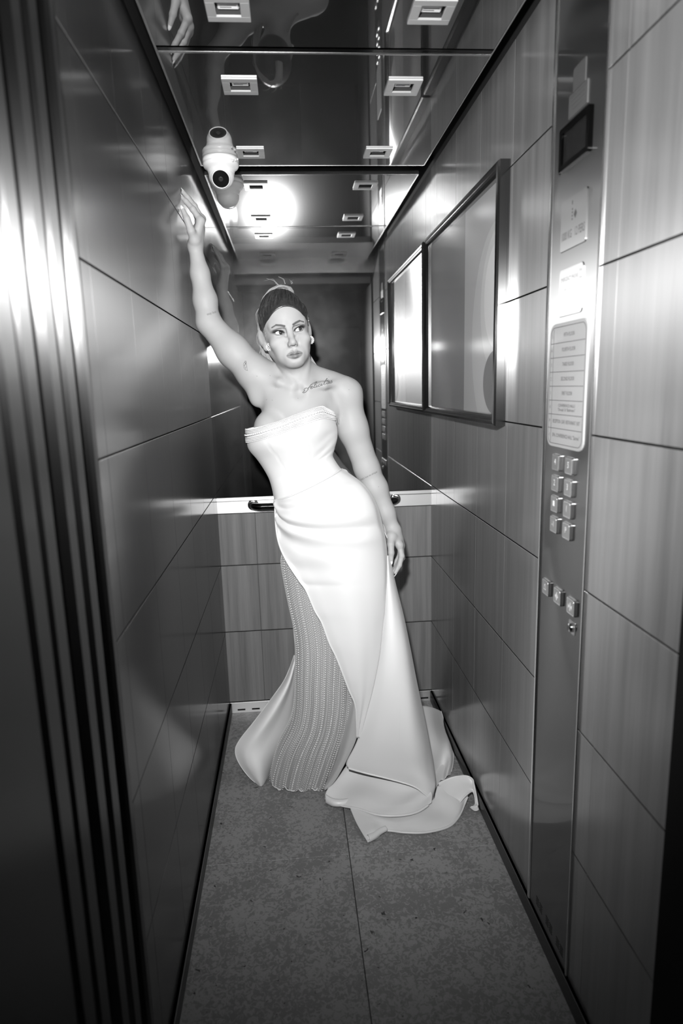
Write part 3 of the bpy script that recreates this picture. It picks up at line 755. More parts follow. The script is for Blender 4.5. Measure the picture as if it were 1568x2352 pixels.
def mk_skin():
    mt, nt, p, N, L = new_mat('skin')
    at = N('ShaderNodeAttribute'); at.attribute_name = 'complexion'
    L(at.outputs['Color'], p.inputs['Base Color']); p.inputs['Roughness'].default_value = .5; p.inputs['Specular IOR Level'].default_value = .18
    p.inputs['Subsurface Weight'].default_value = 0.; p.inputs['Subsurface Radius'].default_value = (.006, .006, .006); p.inputs['Subsurface Scale'].default_value = 1.
    return mt
M_SKIN = mk_skin()
person = empty('person', (.45, 2.36, 0), label='woman in a strapless white satin gown leaning one raised hand on the left wall', category='person')
body = link('body', me, person, M_SKIN, True)
if len(me.vertices) == len(NN): me.normals_split_custom_set_from_vertices(NN.tolist())
BVH = BVHTree.FromPolygons((BV).tolist(), BQ.tolist())
def on_skin(x, y, lift=.0006):
    d = Vector(ray(x, y)).normalized(); h = BVH.ray_cast(Vector(CAM), d)
    return None if h[0] is None else np.array(h[0])+np.array(h[1])*lift

# eyes
M_SCL = plain('eye_white', .72, .15, coat=.6); M_IRIS = plain('iris', .018, .12, coat=1.); M_LASH = plain('lash', .012, .6)
M_NAIL = plain('glossy_nail', .70, .15, coat=.6); M_PEARL = plain('pearl', .62, .22, spec=.6, coat=.5)
for s in (-1, 1):
    c = (s*EX, EY, 0.); g_ = unit((math.sin(math.radians(24)), math.cos(math.radians(24)), .02))
    eb = B().lathe([(.01185*math.sin(a), -.01185*math.cos(a)) for a in np.linspace(0, math.pi, 17)], (0, 0, 0), Vector(g_), 24)
    e = B().add([hw(np.array(v)+c) for v in eb.v], eb.f).build('eye', M_SCL, person, True)
    ib = B().lathe([(.0064, math.sqrt(.01185**2-.0064**2)+.0001), (.0045, .0112), (.0, .0122)], (0, 0, 0), Vector(g_), 24)
    B().add([hw(np.array(v)+c) for v in ib.v], ib.f).build('iris', M_IRIS, e, True)
    lb = B()
    for t_ in np.linspace(-.92, 1.05, 22):
        x0 = s*EX+s*t_*.0128; z0 = .0054*math.sqrt(max(1-min(abs(t_), 1)**2, 0))+t_*.0026
        y0 = EY+math.sqrt(max(.0134**2-(t_*.0128)**2-z0**2, .00002)); l = .0042+.0042*max(t_, 0)
        lb.tube([hw((x0, y0, z0)), hw((x0+s*t_*.0022, y0+l*.6, z0+l*.25)), hw((x0+s*(.001+t_*.005), y0+l*.9, z0+l*.85))], [.0010, .0008, .00015], 4)
        if abs(t_) < .8 and t_ > -.6:
            zl = -.0052*math.sqrt(1-t_*t_); lb.tube([hw((x0, y0-.0005, zl)), hw((x0+s*t_*.002, y0+.003, zl-.0028))], [.0004, .0001], 4)
    lb.build('eyelashes', M_LASH, person)
# nails
for a, b, bk, r in NAILS:
    d = unit(b-a); n_ = np.array(bk)-d*(np.array(bk)@d); n_ = unit(n_); w_ = np.cross(d, n_); nb = B(); V = []; Fc = []
    nu, nv = 8, 6; c0 = b-d*.004+n_*r*.62
    for i in range(nu+1):
        u = i/nu; hw_ = r*.80*math.sqrt(max(1-max((u-.45)/.55, 0)**2, .0))*(1 if u > .08 else .85)
        for j in range(nv+1):
            q = j/nv*2-1; V.append(np.maximum(c0+d*(u*.0215)+w_*q*hw_+n_*(.0026*(1-q*q)-.0040*u*u*.8), (.0012, -9, -9)))
    Fc = [(i*(nv+1)+j, i*(nv+1)+j+1, (i+1)*(nv+1)+j+1, (i+1)*(nv+1)+j) for i in range(nu) for j in range(nv)]
    o = nb.add(V, Fc).build('fingernail', M_NAIL, person, True)
    so = o.modifiers.new('s', 'SOLIDIFY'); so.thickness = .0010
# earrings: bunches of small pearls
def ico():
    t_ = (1+5**.5)/2; v = np.array([(-1, t_, 0), (1, t_, 0), (-1, -t_, 0), (1, -t_, 0), (0, -1, t_), (0, 1, t_), (0, -1, -t_), (0, 1, -t_), (t_, 0, -1), (t_, 0, 1), (-t_, 0, -1), (-t_, 0, 1)], float)
    f_ = np.array([(0, 11, 5), (0, 5, 1), (0, 1, 7), (0, 7, 10), (0, 10, 11), (1, 5, 9), (5, 11, 4), (11, 10, 2), (10, 7, 6), (7, 1, 8), (3, 9, 4), (3, 4, 2), (3, 2, 6), (3, 6, 8), (3, 8, 9), (4, 9, 5), (2, 4, 11), (6, 2, 10), (8, 6, 7), (9, 8, 1)])
    return v/np.linalg.norm(v[0]), f_
ICV, ICF = ico()
def beads(name, pts, rads, mat, parent, **kw):
    pts = np.asarray(pts, float); n = len(pts); rads = np.full(n, rads) if np.isscalar(rads) else np.asarray(rads)
    V = (pts[:, None]+ICV[None]*rads[:, None, None]).reshape(-1, 3); Fc = (ICF[None]+np.arange(n)[:, None, None]*12).reshape(-1, 3)
    return link(name, big_mesh(name, V, Fc), parent, mat, True, **kw)
for (ex, ey, Y) in ((618, 797, 2.335), (713.5, 781, 2.375)):
    c = px((ex, ey, Y)); P = []; 
    for i in range(44):
        ph = math.acos(1-2*(i+.5)/44); th = i*2.39996; P.append(c+np.array((math.sin(ph)*math.cos(th)*.95, math.sin(ph)*math.sin(th)*.8, math.cos(ph)*1.15))*.0105)
    beads('earring', P, rng.uniform(.0027, .0037, 44), M_PEARL, person)
# ------------------------------------------------------------------ gown
def cr_sample(P, n):          # Catmull-Rom through the rows of P (m, ...), n samples
    P = np.asarray(P, float); m_ = len(P); t = np.linspace(0, m_-1, n); i = np.minimum(t.astype(int), m_-2); u = (t-i).reshape((-1,)+(1,)*(P.ndim-1))
    g_ = lambda k: P[np.clip(k, 0, m_-1)]
    p0 = np.where((i == 0).reshape(u.shape), 2*g_(i)-g_(i+1), g_(i-1)); p3 = np.where((i+2 > m_-1).reshape(u.shape), 2*g_(i+1)-g_(i), g_(i+2)); p1, p2 = g_(i), g_(i+1)
    return .5*(2*p1+(p2-p0)*u+(2*p0-5*p1+4*p2-p3)*u*u+(3*p1-p0-3*p2+p3)*u**3)
def grid_normals(G):
    du = np.gradient(G, axis=0); dv = np.gradient(G, axis=1); n = np.cross(du, dv); n /= np.linalg.norm(n, axis=2, keepdims=True)+1e-12
    toc = CAM-G; n *= np.sign((n*toc).sum(2, keepdims=True).mean())
    return n
def grid_mesh(name, G, closed=False):
    a, b = G.shape[:2]; I = np.arange(a*b).reshape(a, b)
    Q = np.stack([I[:-1, :-1], I[1:, :-1], I[1:, 1:], I[:-1, 1:]], -1).reshape(-1, 4)
    if closed: Q = np.concatenate([Q, np.stack([I[-1, :-1], I[0, :-1], I[0, 1:], I[-1, 1:]], -1).reshape(-1, 4)])
    return big_mesh(name, G.reshape(-1, 3), Q)
def sheet(name, cols, mat, parent, nu=60, nv=90, thick=.003, disp=None, smooth_first=True, closed=False, n_first=None):
    nvv = nv
    C = np.stack([cr_sample([px(q) if len(q) == 3 else np.array(q[:3]) for q in c], nvv) for c in cols])
    G = cr_sample(C, nu)
    if disp is not None:
        u, v = np.meshgrid(np.linspace(0, 1, nu), np.linspace(0, 1, nvv), indexing='ij'); G = G+grid_normals(G)*disp(u, v)[..., None]
    G[..., 2] = np.maximum(G[..., 2], .0035); G[..., 0] = np.minimum(G[..., 0], .984)
    o = link(name, grid_mesh(name, G, closed), parent, mat, True)
    if thick: so = o.modifiers.new('thickness', 'SOLIDIFY'); so.thickness = thick*S; so.offset = 0
    return o, G
def piping(name, P, r, parent, mat, n=120):
    return B().tube(cr_sample(P, n), r, 8).build(name, mat, parent, True)
def mk_satin():
    mt, nt, p, N, L = new_mat('white_satin')
    p.inputs['Base Color'].default_value = (.59, .59, .59, 1); p.inputs['Roughness'].default_value = .38; p.inputs['Specular IOR Level'].default_value = .55
    p.inputs['Sheen Weight'].default_value = .12; p.inputs['Sheen Roughness'].default_value = .4
    ge = N('ShaderNodeNewGeometry'); nz = N('ShaderNodeTexNoise'); nz.inputs['Scale'].default_value = 900; nz.inputs['Detail'].default_value = 2
    L(ge.outputs['Position'], nz.inputs['Vector']); bp = N('ShaderNodeBump'); bp.inputs['Strength'].default_value = .04; bp.inputs['Distance'].default_value = .0005
    L(nz.outputs['Fac'], bp.inputs['Height']); L(bp.outputs['Normal'], p.inputs['Normal'])
    return mt
M_SATIN = mk_satin()
M_LINING = plain('matte_lining', .60, .7, sheen=.2)
M_TULLE = plain('sheer_tulle', .26, .7, sheen=.3)

# loft rows: ((left px), (right px), centre depth, front bulge, back bulge)
def loft(rows, nth, nv, lift=None, bulge=None, full=True):
    A = np.array([np.concatenate([aty(*l, y), aty(*r_, y), [fb, bb]]) for l, r_, y, fb, bb in rows]); A = cr_sample(A, nv)
    th = np.linspace(0, 2*math.pi, nth, endpoint=False) if full else np.linspace(0, math.pi, nth)
    G = np.zeros((nth, nv, 3)); s_ = (1-np.cos(th))/2
    for j in range(nv):
        Lw, Rw, fb, bb = A[j, :3], A[j, 3:6], A[j, 6], A[j, 7]; mid = (Lw+Rw)/2; h_ = (Rw-Lw)/2
        G[:, j] = mid-np.cos(th)[:, None]*h_+np.where(np.sin(th) > 0, -fb*np.maximum(np.sin(th), 0)**.75, -bb*np.sin(th))[:, None]*np.array([0, 1., 0])
    return G, th, s_
def gauss(x, c, w_): return np.exp(-((x-c)/w_)**2)

# bodice
rows = [((566, 985), (766, 948), 2.400, .118, .085), ((567, 1012), (768, 962), 2.400, .122, .085), ((572, 1032), (774, 985), 2.400, .120, .085),
        ((590, 1054), (774, 1005), 2.398, .108, .085), ((605, 1076), (768, 1030), 2.396, .096, .082), ((617, 1098), (764, 1046), 2.394, .092, .08),
        ((624, 1120), (772, 1062), 2.390, .094, .08), ((628, 1140), (784, 1078), 2.386, .100, .085), ((631, 1160), (800, 1096), 2.382, .104, .09)]
NTH, NV = 160, 70
G, th, s_ = loft(rows, NTH, NV)
v = np.linspace(0, 1, NV)
LIFT = np.interp(s_, [0, .18, .37, .5, .63, .75, .82, .86, .95, 1], [0, 2, 7, 12, 17, 21, 22, 21, 8, 0])/619
front = np.sin(th) > 0
G[..., 2] += np.where(front, LIFT, 0)[:, None]*np.clip(1-v/.42, 0, 1)[None, :]
bust = (gauss(s_, .26, .19)+gauss(s_, .73, .19))[:, None]*gauss(v, .14, .22)[None, :]*front[:, None]
G[..., 1] -= .024*bust
G[..., 1] += .006*gauss(s_, .5, .07)[:, None]*gauss(v, .10, .2)[None, :]*front[:, None]
# boning seams and soft creases
for c0, c1 in ((.20, .34), (.50, .56), (.66, .64)):
    G[..., 1] += .0022*np.exp(-((s_[:, None]-(c0+(c1-c0)*v[None, :]))/.008)**2)*front[:, None]*(v[None, :] > .16)
for c, vv_, sl, am, wd in ((.90, .30, -.5, .005, .05), (.86, .42, -.6, .005, .05), (.90, .52, -.5, .004, .04), (.30, .62, -.15, .0025, .03), (.55, .80, .2, .003, .05)):
    G[..., 1] += am*np.exp(-((v[None, :]-(vv_+sl*(s_[:, None]-c)))/wd)**2)*gauss(s_, c, .16)[:, None]*front[:, None]
o = link('bodice', grid_mesh('bodice', G, True), person, M_SATIN, True)
so = o.modifiers.new('thickness', 'SOLIDIFY'); so.thickness = .003*S; so.offset = 1
BOD = G
# pearl band along the neckline: rows of beads laid over the top of the bodice
def surf(G, i, j):      # bilinear
    i0, j0 = int(i), int(j); a, b = i-i0, j-j0; i1, j1 = min(i0+1, G.shape[0]-1), min(j0+1, G.shape[1]-1)
    return (G[i0, j0]*(1-a)+G[i1, j0]*a)*(1-b)+(G[i0, j1]*(1-a)+G[i1, j1]*a)*b
NRM = grid_normals(G[:NTH//2+1]); 
band = empty('pearl_band', px((660, 980, 2.28))); band.parent = person; band.matrix_parent_inverse = person.matrix_world.inverted()
def bead_row(G, N_, jv, rad, step, name, parent, lift=.6, i0=.0, i1=1.):
    n = G.shape[0]-1; I = np.linspace(i0*n, i1*n, 900); C = np.array([surf(G, i, jv(i/n) if callable(jv) else jv) for i in I])
    Nn = np.array([surf(N_, i, 4) for i in I]); L_ = np.concatenate([[0], np.cumsum(np.linalg.norm(np.diff(C, axis=0), axis=1))])
    q = np.arange(step/2, L_[-1], step); P = np.stack([np.interp(q, L_, C[:, k]+Nn[:, k]*(rad*lift+.002)) for k in range(3)], 1)
    return beads(name, P, rad, M_PEARL, parent)
GF = G[:NTH//2+1]
for q, rad, stp in ((-.4, .0019, .0041), (.6, .0024, .0050), (1.6, .0021, .0044), (2.6, .0021, .0044), (4.3, .0041, .0098), (6.2, .0022, .0046), (7.3, .0022, .0046), (8.4, .0024, .0050), (9.6, .0022, .0062)):
    bead_row(GF, NRM, max(q, 0), rad, stp, 'pearl_row', band)

# beaded underskirt
rows = [((636, 1215), (800, 1215), 2.385, .118, .10)]+[((l, y), (r_, y), yc, fb, .12) for y, l, r_, yc, fb in (
    (1262, 648, 815, 2.380, .118), (1290, 645, 822, 2.378, .118), (1340, 653, 826, 2.374, .116), (1385, 662, 828, 2.372, .116), (1430, 672, 830, 2.370, .114),
    (1465, 677, 831, 2.370, .114), (1505, 678, 830, 2.370, .112), (1545, 677, 828, 2.372, .110), (1595, 676, 826, 2.374, .106), (1635, 671, 822, 2.376, .102),
    (1665, 661, 818, 2.378, .098), (1700, 643, 810, 2.380, .094), (1730, 632, 802, 2.382, .090), (1775, 622, 786, 2.386, .086), (1808, 623, 768, 2.390, .088))]
NTU, NVU = 220, 130
G, th, s_ = loft(rows, NTU, NVU); v = np.linspace(0, 1, NVU)
amp = (.0155*np.clip((v-.35)/.65, 0, 1)**1.2)[None, :]
wv = np.sin(2*math.pi*(s_*5.2+.15))[:, None]+.6*np.sin(2*math.pi*(s_*9.5)[:, None]+2.0*v[None, :])+.4*np.sin(2*math.pi*(s_*3.1)[:, None]-3*v[None, :])
G[..., 1] += amp*wv*.62*(np.sin(th) > 0)[:, None]
G[..., 2] += .010*np.clip((v-.9)/.1, 0, 1)[None, :]*np.sin(2*math.pi*s_*2.3+.5)[:, None]
G[..., 2] = np.maximum(G[..., 2], .004)
und = link('underskirt', grid_mesh('underskirt', G, True), person, M_TULLE, True)
so = und.modifiers.new('thickness', 'SOLIDIFY'); so.thickness = .0015*S; so.offset = -1
h_ = NTU//2; GU = G[:h_+1]; NU_ = grid_normals(GU); SV = (1-np.cos(th[:h_+1]))/2
BIG = {2, 8, 13, 19, 25}
for k in range(42):
    sv = .008+k*.0215; ii = np.interp(sv, SV, np.arange(h_+1)); big = k % 6 in (2,)
    C = np.array([surf(GU, ii, j) for j in np.linspace(2, NVU-3, 400)]); Nn = np.array([surf(NU_, ii, j) for j in np.linspace(2, NVU-3, 400)])
    wob = .004*np.sin(np.linspace(0, 5+k % 4, 400)+k*1.7)*np.linspace(0, 1, 400); C[:, 0] += wob
    L_ = np.concatenate([[0], np.cumsum(np.linalg.norm(np.diff(C, axis=0), axis=1))])
    rad = .0028 if big else (.0020 if k % 3 else .0017); stp = .0098 if big else .0086
    q = np.arange(.002+.003*(k % 3), L_[-1], stp); P = np.stack([np.interp(q, L_, C[:, a]+Nn[:, a]*(rad*.7+.0008)) for a in range(3)], 1)
    beads('bead_strand', P, rad, M_PEARL, und)
hem = B().tube([surf(GU, i, NVU-1)+(0, -.002, .003) for i in np.linspace(0, h_, 120)], .0022, 6).build('underskirt_hem', M_LINING, und, True)

# overskirt: wrapped hip section, its front panel and the flared side panel
SLIT = [(631, 1150, 2.345), (632, 1190, 2.325), (636, 1230, 2.305), (645, 1262, 2.280), (662, 1296, 2.258), (687, 1334, 2.240), (703, 1357, 2.232), (723, 1403, 2.224), (739, 1431, 2.220), (756, 1477, 2.216), (772, 1510, 2.214), (790, 1556, 2.214), (801, 1585, 2.216), (815, 1618, 2.220), (818, 1655, 2.226), (819, 1694, 2.236)]
nS = len(SLIT)
cols = [SLIT,
    [(660, 1142, 2.290), (665, 1180, 2.265), (672, 1220, 2.248), (684, 1262, 2.236), (700, 1296, 2.228), (720, 1334, 2.219), (735, 1357, 2.213), (752, 1403, 2.206), (766, 1431, 2.203), (780, 1477, 2.200), (792, 1510, 2.200), (804, 1556, 2.203), (812, 1585, 2.208), (820, 1618, 2.214), (821, 1655, 2.222), (820, 1694, 2.233)],
    [(705, 1122, 2.268), (722, 1165, 2.236), (735, 1208, 2.214), (750, 1258, 2.200), (765, 1296, 2.196), (782, 1334, 2.192), (793, 1357, 2.190), (805, 1403, 2.188), (812, 1431, 2.188), (820, 1477, 2.189), (824, 1510, 2.191), (828, 1556, 2.197), (830, 1585, 2.202), (829, 1618, 2.209), (825, 1655, 2.220), (821, 1694, 2.232)],
    [(748, 1100, 2.280), (785, 1142, 2.244), (808, 1188, 2.222), (826, 1248, 2.210), (834, 1290, 2.210), (842, 1334, 2.210), (846, 1357, 2.209), (850, 1403, 2.208), (851, 1431, 2.207), (851, 1477, 2.206), (849, 1510, 2.206), (845, 1556, 2.208), (842, 1585, 2.210), (836, 1618, 2.214), (829, 1655, 2.222), (822, 1694, 2.233)],
    [(775, 1084, 2.315), (828, 1120, 2.290), (855, 1168, 2.268), (872, 1236, 2.262), (878, 1286, 2.258), (880, 1330, 2.250), (880, 1357, 2.245), (879, 1400, 2.240), (876, 1431, 2.236), (872, 1477, 2.230), (868, 1510, 2.226), (859, 1556, 2.222), (852, 1585, 2.222), (843, 1618, 2.222), (833, 1655, 2.226), (823, 1694, 2.235)],
    [(785, 1076, 2.360), (838, 1116, 2.350), (868, 1166, 2.335), (884, 1232, 2.325), (889, 1282, 2.312), (889, 1328, 2.290), (887, 1357, 2.278), (883, 1400, 2.264), (880, 1431, 2.256), (875, 1477, 2.246), (870, 1510, 2.240), (861, 1556, 2.233), (854, 1585, 2.231), (844, 1618, 2.229), (834, 1655, 2.230), (824, 1694, 2.237)]]
def hip_folds(u, v):
    d = np.zeros_like(u)
    vc = .035+.135*(1-np.exp(-u/.28)); fade = np.clip((.95-u)/.35, 0, 1)*np.clip(u/.03, .4, 1)
    d += fade*(.013*np.exp(-((v-vc+.020)/.018)**2)-.010*np.exp(-((v-vc-.010)/.010)**2)+.007*np.exp(-((v-vc-.034)/.018)**2)-.008*np.exp(-((v-vc-.075)/.028)**2)*np.exp(-(u/.45)**2))
    v2 = .008+.055*(1-np.exp(-u/.5)); d += fade*(.007*np.exp(-((v-v2)/.012)**2)-.006*np.exp(-((v-v2-.026)/.014)**2)*np.exp(-(u/.5)**2))
    for u0, v0, sl, am, wd, uw in ((.08, .285, .04, -.007, .030, .30), (.05, .36, .02, -.005, .03, .3), (.9, .16, .15, -.004, .02, .10)):
        d += am*np.exp(-((v-(v0+sl*(u-u0)-.10*(u-u0)**2*(v0 < .3)))/wd)**2)*np.exp(-((u-u0)/uw)**2)*np.clip(u/.05, .25, 1)
    d += .006*np.sin(u*9-v*7)*np.clip((v-.5)*2, 0, 1)*np.clip((u-.3)*2, 0, 1)
    return d
ov, GO = sheet('overskirt', cols, M_SATIN, person, 90, 170, .003, hip_folds)
piping('skirt_edge', [px(q)+(0, -.002, 0) for q in SLIT], .0028, ov, M_SATIN)
piping('waist_seam', [GO[i, 0]+(0, -.003, .001) for i in range(0, 90, 6)], .0030, ov, M_SATIN)
# side panel falling from the hand to the floor
cols = [
    [(889, 1276, 2.318), (887, 1340, 2.284), (882, 1400, 2.266), (875, 1477, 2.248), (861, 1556, 2.236), (840, 1640, 2.232), (819, 1704, 2.238), (796, 1750, 2.246), (800, 1764, 2.240)],
    [(890, 1276, 2.312), (892, 1340, 2.275), (893, 1400, 2.248), (891, 1477, 2.222), (885, 1556, 2.202), (875, 1640, 2.194), (864, 1704, 2.192), (851, 1755, 2.200), (850, 1778, 2.205)],
    [(891, 1276, 2.318), (898, 1340, 2.280), (905, 1400, 2.248), (912, 1477, 2.216), (914, 1556, 2.190), (912, 1640, 2.174), (909, 1704, 2.170), (905, 1760, 2.176), (905, 1794, 2.182)],
    [(893, 1276, 2.330), (904, 1340, 2.300), (916, 1400, 2.272), (929, 1477, 2.238), (937, 1556, 2.208), (944, 1640, 2.182), (948, 1704, 2.168), (953, 1768, 2.164), (956, 1808, 2.166)],
    [(894, 1276, 2.350), (907, 1340, 2.335), (922, 1405, 2.318), (937, 1480, 2.290), (950, 1560, 2.262), (964, 1640, 2.238), (975, 1704, 2.216), (984, 1775, 2.190), (986, 1832, 2.160)],
    [(893, 1276, 2.385), (906, 1340, 2.385), (924, 1410, 2.375), (941, 1490, 2.358), (956, 1565, 2.338), (973, 1645, 2.312), (985, 1706, 2.288), (996, 1768, 2.252), (993, 1828, 2.205)],
    [(880, 1276, 2.47), (890, 1340, 2.48), (905, 1410, 2.48), (922, 1490, 2.47), (935, 1560, 2.455), (948, 1630, 2.44), (957, 1690, 2.42), (966, 1750, 2.40), (972, 1790, 2.38)]]
def side_folds(u, v): return .006*np.sin(u*11+1.2)*v*np.exp(-((u-.45)/.35)**2)-.008*np.exp(-((u-.86)/.05)**2)*v*.0+.008*np.exp(-((v-.93-.1*(u-.7))/.05)**2)*np.exp(-((u-.72)/.15)**2)-.006*np.exp(-((v-.86)/.05)**2)*np.exp(-((u-.6)/.15)**2)
sp_, GS = sheet('side_panel', cols, M_SATIN, person, 80, 130, .003, side_folds)
piping('hem_edge', [GS[i, -1]+(0, -.001, 0) for i in range(0, 66, 5)], .0035, sp_, M_SATIN)
piping('panel_seam', [GS[int(80*2.2/6), j]+(0, -.0006, 0) for j in range(10, 130, 8)], .0011, sp_, M_SATIN)
# back of the skirt, hidden by the body: closes the gown
cols = [[(640, 1150, 2.40), (645, 1250, 2.42), (660, 1350, 2.44), (674, 1450, 2.45), (677, 1520, 2.45), (665, 1620, 2.46), (640, 1720, 2.46)],
        [(700, 1110, 2.49), (720, 1250, 2.50), (720, 1350, 2.52), (720, 1450, 2.53), (720, 1550, 2.54), (720, 1650, 2.56), (720, 1720, 2.58)],
        [(790, 1085, 2.46), (870, 1200, 2.47), (870, 1320, 2.50), (880, 1420, 2.52), (900, 1520, 2.53), (920, 1620, 2.54), (935, 1690, 2.55)],
        [(785, 1076, 2.360), (884, 1225, 2.36), (893, 1290, 2.385), (920, 1405, 2.40), (940, 1495, 2.40), (958, 1590, 2.40), (966, 1660, 2.42)]]
sheet('skirt_back', cols, M_SATIN, person, 40, 60, .003)
# inner facing showing along the slit
cols = [[(815, 1612, 2.226), (818, 1655, 2.232), (819, 1694, 2.240), (795, 1748, 2.252), (768, 1795, 2.262), (746, 1816, 2.268)],
        [(812, 1614, 2.236), (806, 1655, 2.244), (800, 1694, 2.250), (784, 1744, 2.258), (762, 1788, 2.266), (744, 1812, 2.270)],
        [(806, 1610, 2.30), (795, 1655, 2.30), (784, 1700, 2.30), (772, 1744, 2.30), (755, 1785, 2.295), (742, 1808, 2.29)]]
sheet('skirt_facing', cols, plain('grey_facing', .36, .7, sheen=.2), person, 14, 50, .002)

# left flap of the train, seen past the beaded skirt
cols = [[(676, 1505, 2.455), (655, 1560, 2.445), (620, 1612, 2.435), (585, 1660, 2.425), (556, 1696, 2.415), (542, 1722, 2.405), (549, 1752, 2.385), (572, 1785, 2.365), (597, 1806, 2.350)],
        [(678, 1512, 2.430), (662, 1570, 2.405), (634, 1625, 2.385), (604, 1672, 2.372), (580, 1706, 2.365), (565, 1730, 2.362), (570, 1760, 2.352), (586, 1788, 2.346), (598, 1806, 2.349)],
        [(679, 1520, 2.430), (668, 1580, 2.425), (648, 1640, 2.415), (626, 1684, 2.402), (608, 1716, 2.385), (597, 1740, 2.366), (596, 1768, 2.350), (598, 1792, 2.346), (600, 1806, 2.348)],
        [(680, 1530, 2.440), (674, 1590, 2.450), (662, 1650, 2.455), (648, 1692, 2.450), (634, 1722, 2.440), (622, 1746, 2.420), (614, 1772, 2.395), (608, 1794, 2.365), (602, 1806, 2.352)],
        [(684, 1530, 2.48), (682, 1590, 2.50), (678, 1650, 2.51), (670, 1692, 2.51), (655, 1722, 2.50), (640, 1746, 2.48), (626, 1772, 2.44), (612, 1794, 2.39), (603, 1806, 2.355)]]
lf, GL_ = sheet('train_flap', cols, M_SATIN, person, 60, 90, .003, lambda u, v: .006*np.sin(u*8+v*4)*np.sin(v*math.pi))
piping('flap_edge', [GL_[0, j] for j in range(0, 90, 6)], .0026, lf, M_SATIN)

# train lying on the floor
def fl(x, y, z): return tuple(atz(x, y, z))+(0,)     # 4 values: already a point
cols = [[fl(802, 1752, .085), fl(770, 1790, .045), fl(750, 1818, .022), fl(747, 1834, .012)],
        [fl(815, 1745, .100), fl(800, 1790, .050), fl(785, 1826, .026), fl(778, 1849, .012)],
        [fl(850, 1748, .105), fl(840, 1800, .050), fl(828, 1838, .034), fl(822, 1858, .026)],
        [fl(905, 1760, .105), fl(895, 1815, .048), fl(880, 1850, .036), fl(870, 1872, .030)],
        [fl(955, 1772, .105), fl(945, 1818, .048), fl(930, 1850, .036), fl(920, 1873, .030)],
        [fl(978, 1785, .085), fl(975, 1815, .052), fl(968, 1838, .038), fl(960, 1864, .032)],
        [fl(984, 1800, .060), fl(988, 1815, .055), fl(992, 1826, .048), fl(991, 1843, .042)]]
tu, GT = sheet('train_upper_layer', cols, M_LINING, person, 90, 50, .003, lambda u, v: .003*np.sin(u*17+v*3)*np.sin(v*math.pi))
piping('train_edge', [GT[i, -1] for i in range(0, 90, 5)], .0042, tu, M_SATIN)
# rolled corner of that layer
cur = []
for q, (x, y) in enumerate(((748, 1832), (765, 1842), (785, 1843), (800, 1838))): cur.append(atz(x, y, .016))
cols = []
for a in np.linspace(-.6, 1.6*math.pi, 9):
    cols.append([tuple(np.array(atz(x, y-4, .016+.0*q))+np.array((0, -math.cos(a)*(.017-.002*q), .0+math.sin(a)*(.015-.0015*q))))+(0,) for q, (x, y) in enumerate(((747, 1838), (765, 1847), (787, 1848), (806, 1842)))])
sheet('rolled_corner', cols, M_SATIN, person, 40, 24, .0025)
cols = [[fl(795, 1832, .024), fl(806, 1862, .018), fl(818, 1890, .014), fl(834, 1918, .010), fl(843, 1933, .005)],
        [fl(820, 1842, .024), fl(832, 1866, .026), fl(845, 1888, .028), fl(856, 1908, .026), fl(864, 1924, .006)],
        [fl(850, 1855, .024), fl(860, 1870, .020), fl(872, 1886, .018), fl(880, 1898, .013), fl(884, 1908, .005)],
        [fl(890, 1860, .024), fl(905, 1876, .018), fl(918, 1890, .014), fl(925, 1902, .009), fl(928, 1912, .005)],
        [fl(935, 1858, .024), fl(955, 1874, .018), fl(968, 1890, .014), fl(974, 1902, .009), fl(977, 1912, .005)],
        [fl(972, 1848, .026), fl(996, 1862, .022), fl(1015, 1878, .018), fl(1024, 1890, .011), fl(1029, 1899, .005)],
        [fl(995, 1836, .030), fl(1015, 1846, .030), fl(1034, 1856, .028), fl(1048, 1866, .018), fl(1053, 1876, .006)],
        [fl(1000, 1822, .040), fl(1022, 1826, .045), fl(1044, 1830, .045), fl(1060, 1838, .032), fl(1066, 1848, .016)],
        [fl(1004, 1806, .050), fl(1028, 1804, .060), fl(1050, 1804, .062), fl(1068, 1812, .050), fl(1076, 1822, .040)]]
tl, GT2 = sheet('train_lower_layer', cols, M_SATIN, person, 100, 60, .003, lambda u, v: .003*np.sin(u*23+2)*np.sin(v*math.pi)+.003*np.sin(u*9-v*5)*v*(1-v)*2)
piping('train_edge', [GT2[i, -1] for i in range(0, 100, 5)], .0042, tl, M_SATIN)
# curled tip at the front of that layer
cols = []
for a in np.linspace(-.4, 1.55*math.pi, 9):
    cols.append([tuple(np.array(atz(x, y, .013))+np.array((math.cos(a)*.004, -math.cos(a)*(.013-.0015*q), math.sin(a)*(.011-.001*q))))+(0,) for q, (x, y) in enumerate(((846, 1926), (858, 1920), (872, 1910), (886, 1903)))])
sheet('rolled_tip', cols, M_LINING, person, 40, 24, .0025)
# right end, folded up against the wall
cols = [[fl(1007, 1800, .055), fl(1006, 1830, .030), fl(1010, 1855, .012), fl(1020, 1862, .006)],
        [fl(1028, 1790, .075), fl(1030, 1815, .055), fl(1036, 1840, .035), fl(1046, 1852, .020)],
        [fl(1050, 1784, .085), fl(1056, 1800, .070), fl(1062, 1815, .058), fl(1070, 1826, .048)],
        [fl(1075, 1784, .085), fl(1080, 1800, .068), fl(1084, 1812, .058), fl(1086, 1818, .050)],
        [fl(1096, 1802, .070), fl(1098, 1822, .045), fl(1096, 1838, .030), fl(1092, 1842, .030)],
        [fl(1105, 1832, .040), fl(1103, 1846, .022), fl(1098, 1854, .014), fl(1088, 1852, .012)],
        [fl(1102, 1858, .010), fl(1096, 1862, .008), fl(1088, 1862, .006), fl(1078, 1854, .006)]]
tr_, GT3 = sheet('train_fold', cols, M_SATIN, person, 70, 40, .003)
